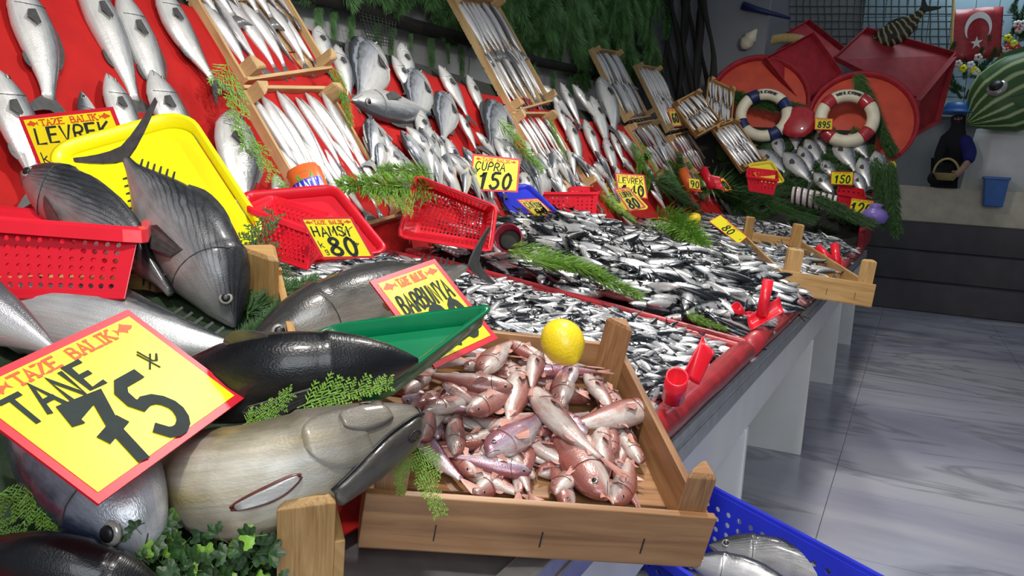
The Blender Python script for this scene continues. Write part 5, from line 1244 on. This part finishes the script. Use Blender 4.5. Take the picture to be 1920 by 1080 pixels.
basket('red box basket beside the blue tray', [at(1004, 362, d0), at(1122, 362, d0-.02), at(1108, 352, d0+.35), at(1005, 352, d0+.35)], [at(1022, 408, d0), at(1116, 406, d0-.02), at(1105, 392, d0+.3), at(1024, 392, d0+.3)], n=(13, 5), rim=.010, hole=.22, mat='red_matte')
d0 = dep(hit(1430, 360, 1, 8.3)); basket('small dark red basket in front of the far fish', [at(1400, 330, d0), at(1458, 338, d0), at(1456, 322, d0+.3), at(1404, 316, d0+.3)], [at(1404, 358, d0), at(1450, 366, d0), at(1448, 350, d0+.3), at(1408, 344, d0+.3)], 'red_matte', n=(9, 4), rim=.014, hole=.2)
d0 = dep(hit(1590, 400, 1, 8.95)); basket('dark red box behind the 120 tag', [at(1570, 362, d0), at(1622, 372, d0), at(1618, 356, d0+.3), at(1574, 350, d0+.3)], [at(1574, 396, d0), at(1616, 404, d0), at(1612, 388, d0+.3), at(1578, 384, d0+.3)], 'red_matte', n=(7, 4), rim=.014, hole=.2)
def scoop(label, a, b, rad, blade, mat='red_plastic', nrm=None):
    """hollow tube handle from mouth a to root b and a curved blade"""
    a, b = V(a), V(b); ax = (b-a); L = ax.length; t_ = thing('plastic_scoop', label, 'scoop', b, 'plastic fish scoops')
    MB().lathe(a, ax, [(rad*.78, L), (rad*.8, .002), (rad, 0), (rad*1.02, L), (rad*.2, L+.004)], 18).build('handle', M[mat], t_, True)
    bl = [V(p) for p in blade]; vs = []; m_ = 8; nn = (bl[1]-bl[0]).cross(bl[3]-bl[0]).normalized()
    for i in range(m_+1):
        for j in range(m_+1):
            u, v = i/m_, j/m_; p = bl[0]*(1-u)*(1-v)+bl[1]*u*(1-v)+bl[2]*u*v+bl[3]*(1-u)*v
            vs.append(p+nn*.35*(bl[1]-bl[0]).length*((2*u-1)**2-.5)*(1-.4*v))
    MB().add(vs, [(i*(m_+1)+j, (i+1)*(m_+1)+j, (i+1)*(m_+1)+j+1, i*(m_+1)+j+1) for i in range(m_) for j in range(m_)]).build('blade', M[mat], t_, True, solid=.003)
d0 = dep(onT(1280, 740, .09))
scoop('red scoop with open tube handle in the anchovies', at(1270, 706, d0-.06), at(1262, 745, d0), 21/FPX*d0, [at(1280, 700, d0), at(1308, 722, d0), at(1338, 660, d0-.02), at(1316, 630, d0+.02)])
d0 = dep(onT(1425, 605, .08))
scoop('red scoop with upright handle in the sardines', at(1441, 524, d0-.02), at(1427, 592, d0), 10/FPX*d0, [at(1400, 596, d0), at(1408, 622, d0-.03), at(1470, 586, d0-.02), at(1462, 558, d0+.02)])
d0 = dep(onT(1390, 590, .08))
scoop('small red scoop end lying beside the upright one', at(1380, 574, d0-.05), at(1392, 592, d0), 9/FPX*d0, [at(1376, 590, d0), at(1384, 606, d0-.02), at(1414, 600, d0-.02), at(1408, 584, d0)])
d0 = dep(onT(1565, 500, .06))
scoop('red scoop with two prongs at the edge of third tray', at(1532, 463, d0), at(1560, 492, d0-.05), 8/FPX*d0, [at(1545, 488, d0), at(1552, 504, d0-.1), at(1582, 500, d0-.1), at(1574, 484, d0)])
scoop('red scoop standing beside the pronged one', at(1565, 458, d0), at(1569, 500, d0-.05), 8/FPX*d0, [at(1556, 486, d0), at(1562, 508, d0-.1), at(1584, 506, d0-.1), at(1578, 482, d0)])
d0 = dST(1310, 372, .1)
scoop('orange scoop in middle distance', at(1278, 318, d0), at(1298, 358, d0-.05), 10/FPX*d0, [at(1284, 340, d0), at(1290, 362, d0-.1), at(1318, 362, d0-.1), at(1306, 338, d0)], 'orange')
scoop('second orange scoop lower in middle distance', at(1318, 316, d0), at(1336, 352, d0-.05), 8/FPX*d0, [at(1330, 332, d0), at(1338, 356, d0-.1), at(1362, 360, d0-.1), at(1350, 334, d0)], 'red_plastic')
d0 = dep(onT(955, 470, .1)); d0 -= .16; cpo = at(962, 458, d0+.05)
cup = thing('plastic_cup', 'wine red cup lying open beside the tipped basket', 'cup', cpo)
cax = (at(948, 440, d0-.09)-cpo)
MB().lathe(cpo, cax, [(.01, 0), (.040, 0), (.050, .10), (.054, .10), (.054, .105), (.048, .105), (.037, .012), (.01, .012)], 24).build('cup_wall', M['wine'], cup, True)
MB().lathe(cpo+cax.normalized()*.06, cax, [(.002, .012), (.03, .008), (.041, 0)], 20).build('dark_contents', M['dark'], cup, True)
# soft drink can
d0 = dep(onS(580, 362, .12)); c0 = at(596, 392, d0); c1 = at(566, 318, d0+.02); ax = (c1-c0).normalized(); Lc = (c1-c0).length; rc = 34/FPX*d0
can = thing('drink_can', 'orange soft drink can with white lettering standing in the silver fish', 'can', c0, None)
MB().lathe(c0, ax, [(rc*.8, 0), (rc, .008), (rc, Lc*.9), (rc*.86, Lc*.985), (rc*.86, Lc), (rc*.78, Lc), (rc*.74, Lc*.985), (.004, Lc*.98)], 28).build('can_body', M['orange'], can, True)
fr = (CAM-c0); fr = (fr-ax*fr.dot(ax)).normalized(); sd_ = fr.cross(ax).normalized()
if sd_.dot(CR) < 0: sd_ = -sd_
def PC(x, y, lift):
    q = (x-.5)*1.9; return c0+ax*(Lc*y)+(fr*math.cos(q)+sd_*math.sin(q))*(rc+.0006+lift)
mb = MB(); n = 14
mb.add([PC(i/n, .26+.0*i, .0002) for i in range(n+1)]+[PC(i/n, .62, .0002) for i in range(n+1)], [(i, i+1, n+2+i, n+1+i) for i in range(n)]); mb.build('blue_label', M['blue_plastic'], can)
mb = MB(); mb.add([PC(.5+.26*math.cos(q), .70+.10*math.sin(q), .0004) for q in np.linspace(0, 6.28, 14)[:-1]], [tuple(range(13))]); mb.build('green_leaf_print', M['sprig'], can)
mb = MB(); w_ = text_width('FANTA', .26, .62, .2); ribbon(mb, [[(a*.95/w_+.02, b) for a, b in p] for p in letters('FANTA', 0, .31, .26, .62, .2)], .028, PC, .0006); mb.build('lettering', M['white'], can)
# slatted crate farther along the counter
f0 = onT(1459, 549, .035); df = dep(f0); f1 = at(1634, 577, df*.985); b0 = onT(1330, 452, .035)
fx = f1-f0; fy = b0-f0; fn_ = fx.cross(fy).normalized()
if fn_.z < 0: fn_ = -fn_
fy = fn_.cross(fx).normalized()*fy.length*(1 if fn_.cross(fx).dot(fy) > 0 else -1)
crate('pale slatted crate of mixed fish jutting over the counter edge', f0, fx, fy, fn_*.11, M['wood_mid'], .014, .07, 4, ph=.10, group='crates on the counter')
r = random.Random(5)
for k in range(70):
    u, v = r.uniform(.12, .88), r.uniform(.12, .9); an = r.gauss(1.2, .7); X_, Y_ = fx.normalized(), fy.normalized()
    dd = X_*math.cos(an)+Y_*math.sin(an)
    mw = dirmat(f0+fx*u+fy*v+fn_*(.03+.055*k/70), dd, fn_, r.gauss(0, .5)+(math.pi if r.random() < .4 else 0), r.uniform(.2, .28))
    fish_small('mackerel', mackp[k % 3], mw, 'silver grey fish in the slatted crate jutting over the edge', 'fish', 'fish in the slatted crate')
o = MB().lathe(hit(1640, 405, 1, 8.75), (0, 0, 1), [(.02, -.07), (.10, -.06), (.13, .0), (.10, .05), (.05, .08), (.07, .11), (.02, .12)], 16).build('plastic_bag', M['purple'], None, True); tag(o, 'crumpled purple plastic bag below the 120 tag', 'bag')
# blue perforated crate of mackerel below the counter edge
zb = .60; a, b = hit(1268, 884, 2, zb), hit(1690, 1112, 2, zb); dd = (b-a); pr_ = V((-dd.y, dd.x, 0)).normalized()
if pr_.y > 0: pr_ = -pr_
bw = .36; tp4 = [a+pr_*bw, b+pr_*bw, b, a]; bt4 = [p.lerp(sum(tp4, V((0, 0, 0)))/4, .06)-V((0, 0, .20)) for p in tp4]
basket('blue perforated crate of mackerel in bottom right corner', tp4, bt4, 'blue_plastic', (16, 6), .016, .22, 'plastic_crate', None, 'crate')
for i, (q, lb) in enumerate([([(1330, 1022), (1490, 1062), (1720, 1160)], 'mackerel with dark patterned back in the blue crate'), ([(1290, 1050), (1420, 1090), (1600, 1180)], 'pale bellied mackerel in the blue crate'), ([(1380, 1150), (1250, 1090), (1100, 1060)], 'mackerel under the front edge of the mullet crate')]):
    P_ = [hit(x, y, 2, zb-.07) for x, y in q]
    fish('mackerel', lb, 'tuna', P_, V((pr_.x*-.5, pr_.y*-.5, .8)), M['f_bonito'] if i != 1 else M['f_silver'], M['fin'], .9, .9, 'mackerel in the blue crate', big=True, tail=(.1, .10), dorsal=None, anal=None, pect=False)
# ------------------------------------------------------------------ greenery on the stall
SG = [('cl', onS(412, 112, .09), onS(478, 285, .09), SN, 'bright sprig along left rail of the lower left crate', .8), ('cl', onS(470, 250, .10), onS(548, 360, .12), SN, 'bright sprig below the first one by the left crate', 1.0),
 ('fl', onS(618, 128, .08), onS(660, 232, .08), SN, 'sprig between left crate and sea bream', .8), ('fl', onS(800, 350, .2), onS(655, 352, .2), SN, 'sprig reaching left from the tipped basket', .9), ('fl', onS(810, 325, .16), onS(720, 318, .16), SN, 'sprig above the tipped basket', .9), ('cl', onS(775, 385, .22), onS(700, 372, .22), SN, 'sprig under the left crate beside tipped basket', .9),
 ('fl', onS(930, 232, .12), onS(1020, 312, .14), SN, 'sprig across the left rail of narrow lower crate', .9), ('fl', onS(1030, 222, .08), onS(1062, 292, .08), SN, 'sprig on right rail of the narrow lower crate', .6),
 ('fl', onT(950, 478, .13), onT(1130, 512, .14), TN, 'large bright sprig lying on the sardines', 1.1), ('fl', onT(1040, 490, .13), onT(1205, 545, .12), TN, 'second bright sprig lying over the tray divider', .9), ('fl', onT(990, 486, .14), onT(1110, 498, .15), TN, 'third bright sprig on the sardines', 1.2),
 ('fl', onT(1222, 418, .13), onT(1325, 462, .13), TN, 'bright sprig left of the 80 tag', 1.0), ('fl', onT(1240, 432, .13), onT(1330, 450, .13), TN, 'second sprig left of the 80 tag', 1.0), ('fl', at(1126, 366, dST(1126, 366)), at(1190, 408, dST(1190, 408, .12)), CU-CF, 'sprig on the yellow green tray', 1.0), ('fd', at(1222, 348, dST(1222, 348)), at(1300, 392, dST(1300, 392)), CU-CF, 'dark sprig left of the orange scoops', 1.0), ('fd', at(1235, 338, dST(1235, 338)), at(1285, 380, dST(1285, 380)), CU-CF, 'dark sprig behind the orange scoops', 1.0),
 ('fl', onT(1285, 588, .08), onT(1362, 612, .08), TN, 'small sprig on front corner of the sardine tray', 1.1), ('cl', onS(1185, 250, .09), onS(1240, 345, .1), SN, 'sprig on left rail of third lower crate', .7), ('fd', onS(1262, 280, .1), onS(1300, 350, .1), SN, 'dark sprig below fourth lower crate', .8), ('fd', at(1335, 352, dST(1335, 352)), at(1415, 378, dST(1415, 378)), CU-CF, 'dark sprig behind the far lemon', .8), ('fd', onT(1420, 400, .12), onT(1560, 440, .12), TN, 'long dark sprig on third tray', .7), ('fl', onT(1380, 380, .14), onT(1430, 400, .14), TN, 'small sprig beside the far lemon', 1.),
 ('cl', at(452, 800, .99), at(545, 728, 1.0), -CF+CU*.5, 'bright cypress sprig behind the tuna at left', 1.1), ('cl', at(560, 775, 1.0), at(735, 712, 1.04), -CF+CU*.4, 'bright cypress sprig along the tuna back', .9), ('cl', at(775, 830, 1.02), at(835, 965, .99), -CF, 'bright cypress sprig hanging over the mullet crate front', .9), ('cl', at(760, 850, 1.01), at(752, 930, 1.0), -CF, 'small cypress sprig under the tuna snout', 1.0),
 ('cl', at(-20, 935, .92), at(120, 985, .90), -CF+CU, 'cypress sprig at left edge below the TANE tag', 1.1), ('cl', at(40, 925, .91), at(175, 1010, .89), -CF+CU, 'second cypress sprig below the TANE tag', 1.0), ('cl', at(-30, 980, .9), at(80, 1010, .88), -CF+CU, 'cypress sprig beside the black bonito back', 1.),
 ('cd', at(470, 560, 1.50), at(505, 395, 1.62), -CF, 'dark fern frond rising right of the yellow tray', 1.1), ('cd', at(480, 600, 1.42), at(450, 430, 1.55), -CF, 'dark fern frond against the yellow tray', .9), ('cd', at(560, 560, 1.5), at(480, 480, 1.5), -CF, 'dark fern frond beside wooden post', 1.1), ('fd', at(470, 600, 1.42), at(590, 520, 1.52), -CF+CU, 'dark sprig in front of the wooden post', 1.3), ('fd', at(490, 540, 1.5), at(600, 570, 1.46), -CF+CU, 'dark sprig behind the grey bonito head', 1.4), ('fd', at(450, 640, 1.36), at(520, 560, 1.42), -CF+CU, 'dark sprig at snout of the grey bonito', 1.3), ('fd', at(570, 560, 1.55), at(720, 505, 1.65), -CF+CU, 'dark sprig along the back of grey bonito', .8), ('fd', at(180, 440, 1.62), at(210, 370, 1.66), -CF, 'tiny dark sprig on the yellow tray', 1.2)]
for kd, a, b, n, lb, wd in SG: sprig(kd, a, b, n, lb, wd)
# parsley leaves under the tuna
r = random.Random(3)
def leaf(label, p, d, n, s, mt):
    d = V(d).normalized(); n = (V(n)-d*V(n).dot(d)).normalized(); a = n.cross(d); t_ = thing('parsley_leaf', label, 'leaf', p, 'parsley leaves in the foreground')
    MB().tube([p-d*s*.7, p], [s*.03, s*.02], 5).build('stalk', mt, t_)
    for an in (-.9, 0, .9):
        e = d*math.cos(an)+a*math.sin(an); f = n.cross(e); pts = [p]; m_ = 9
        out = [(0, 0), (.25, .16), (.34, .30), (.5, .26), (.62, .34), (.74, .2), (.9, .16), (1, 0)]
        L_ = out+[(x, -y) for x, y in out[-2:0:-1]]
        vs = [p+e*s*x+f*s*y*.9+n*s*(.12*math.sin(x*3)-abs(y)*.35) for x, y in L_]+[p+e*s*.5+n*s*.1]
        MB().add(vs, [(k, (k+1) % len(L_), len(L_)) for k in range(len(L_))]).build('leaflet', mt, t_, False, solid=.0008)
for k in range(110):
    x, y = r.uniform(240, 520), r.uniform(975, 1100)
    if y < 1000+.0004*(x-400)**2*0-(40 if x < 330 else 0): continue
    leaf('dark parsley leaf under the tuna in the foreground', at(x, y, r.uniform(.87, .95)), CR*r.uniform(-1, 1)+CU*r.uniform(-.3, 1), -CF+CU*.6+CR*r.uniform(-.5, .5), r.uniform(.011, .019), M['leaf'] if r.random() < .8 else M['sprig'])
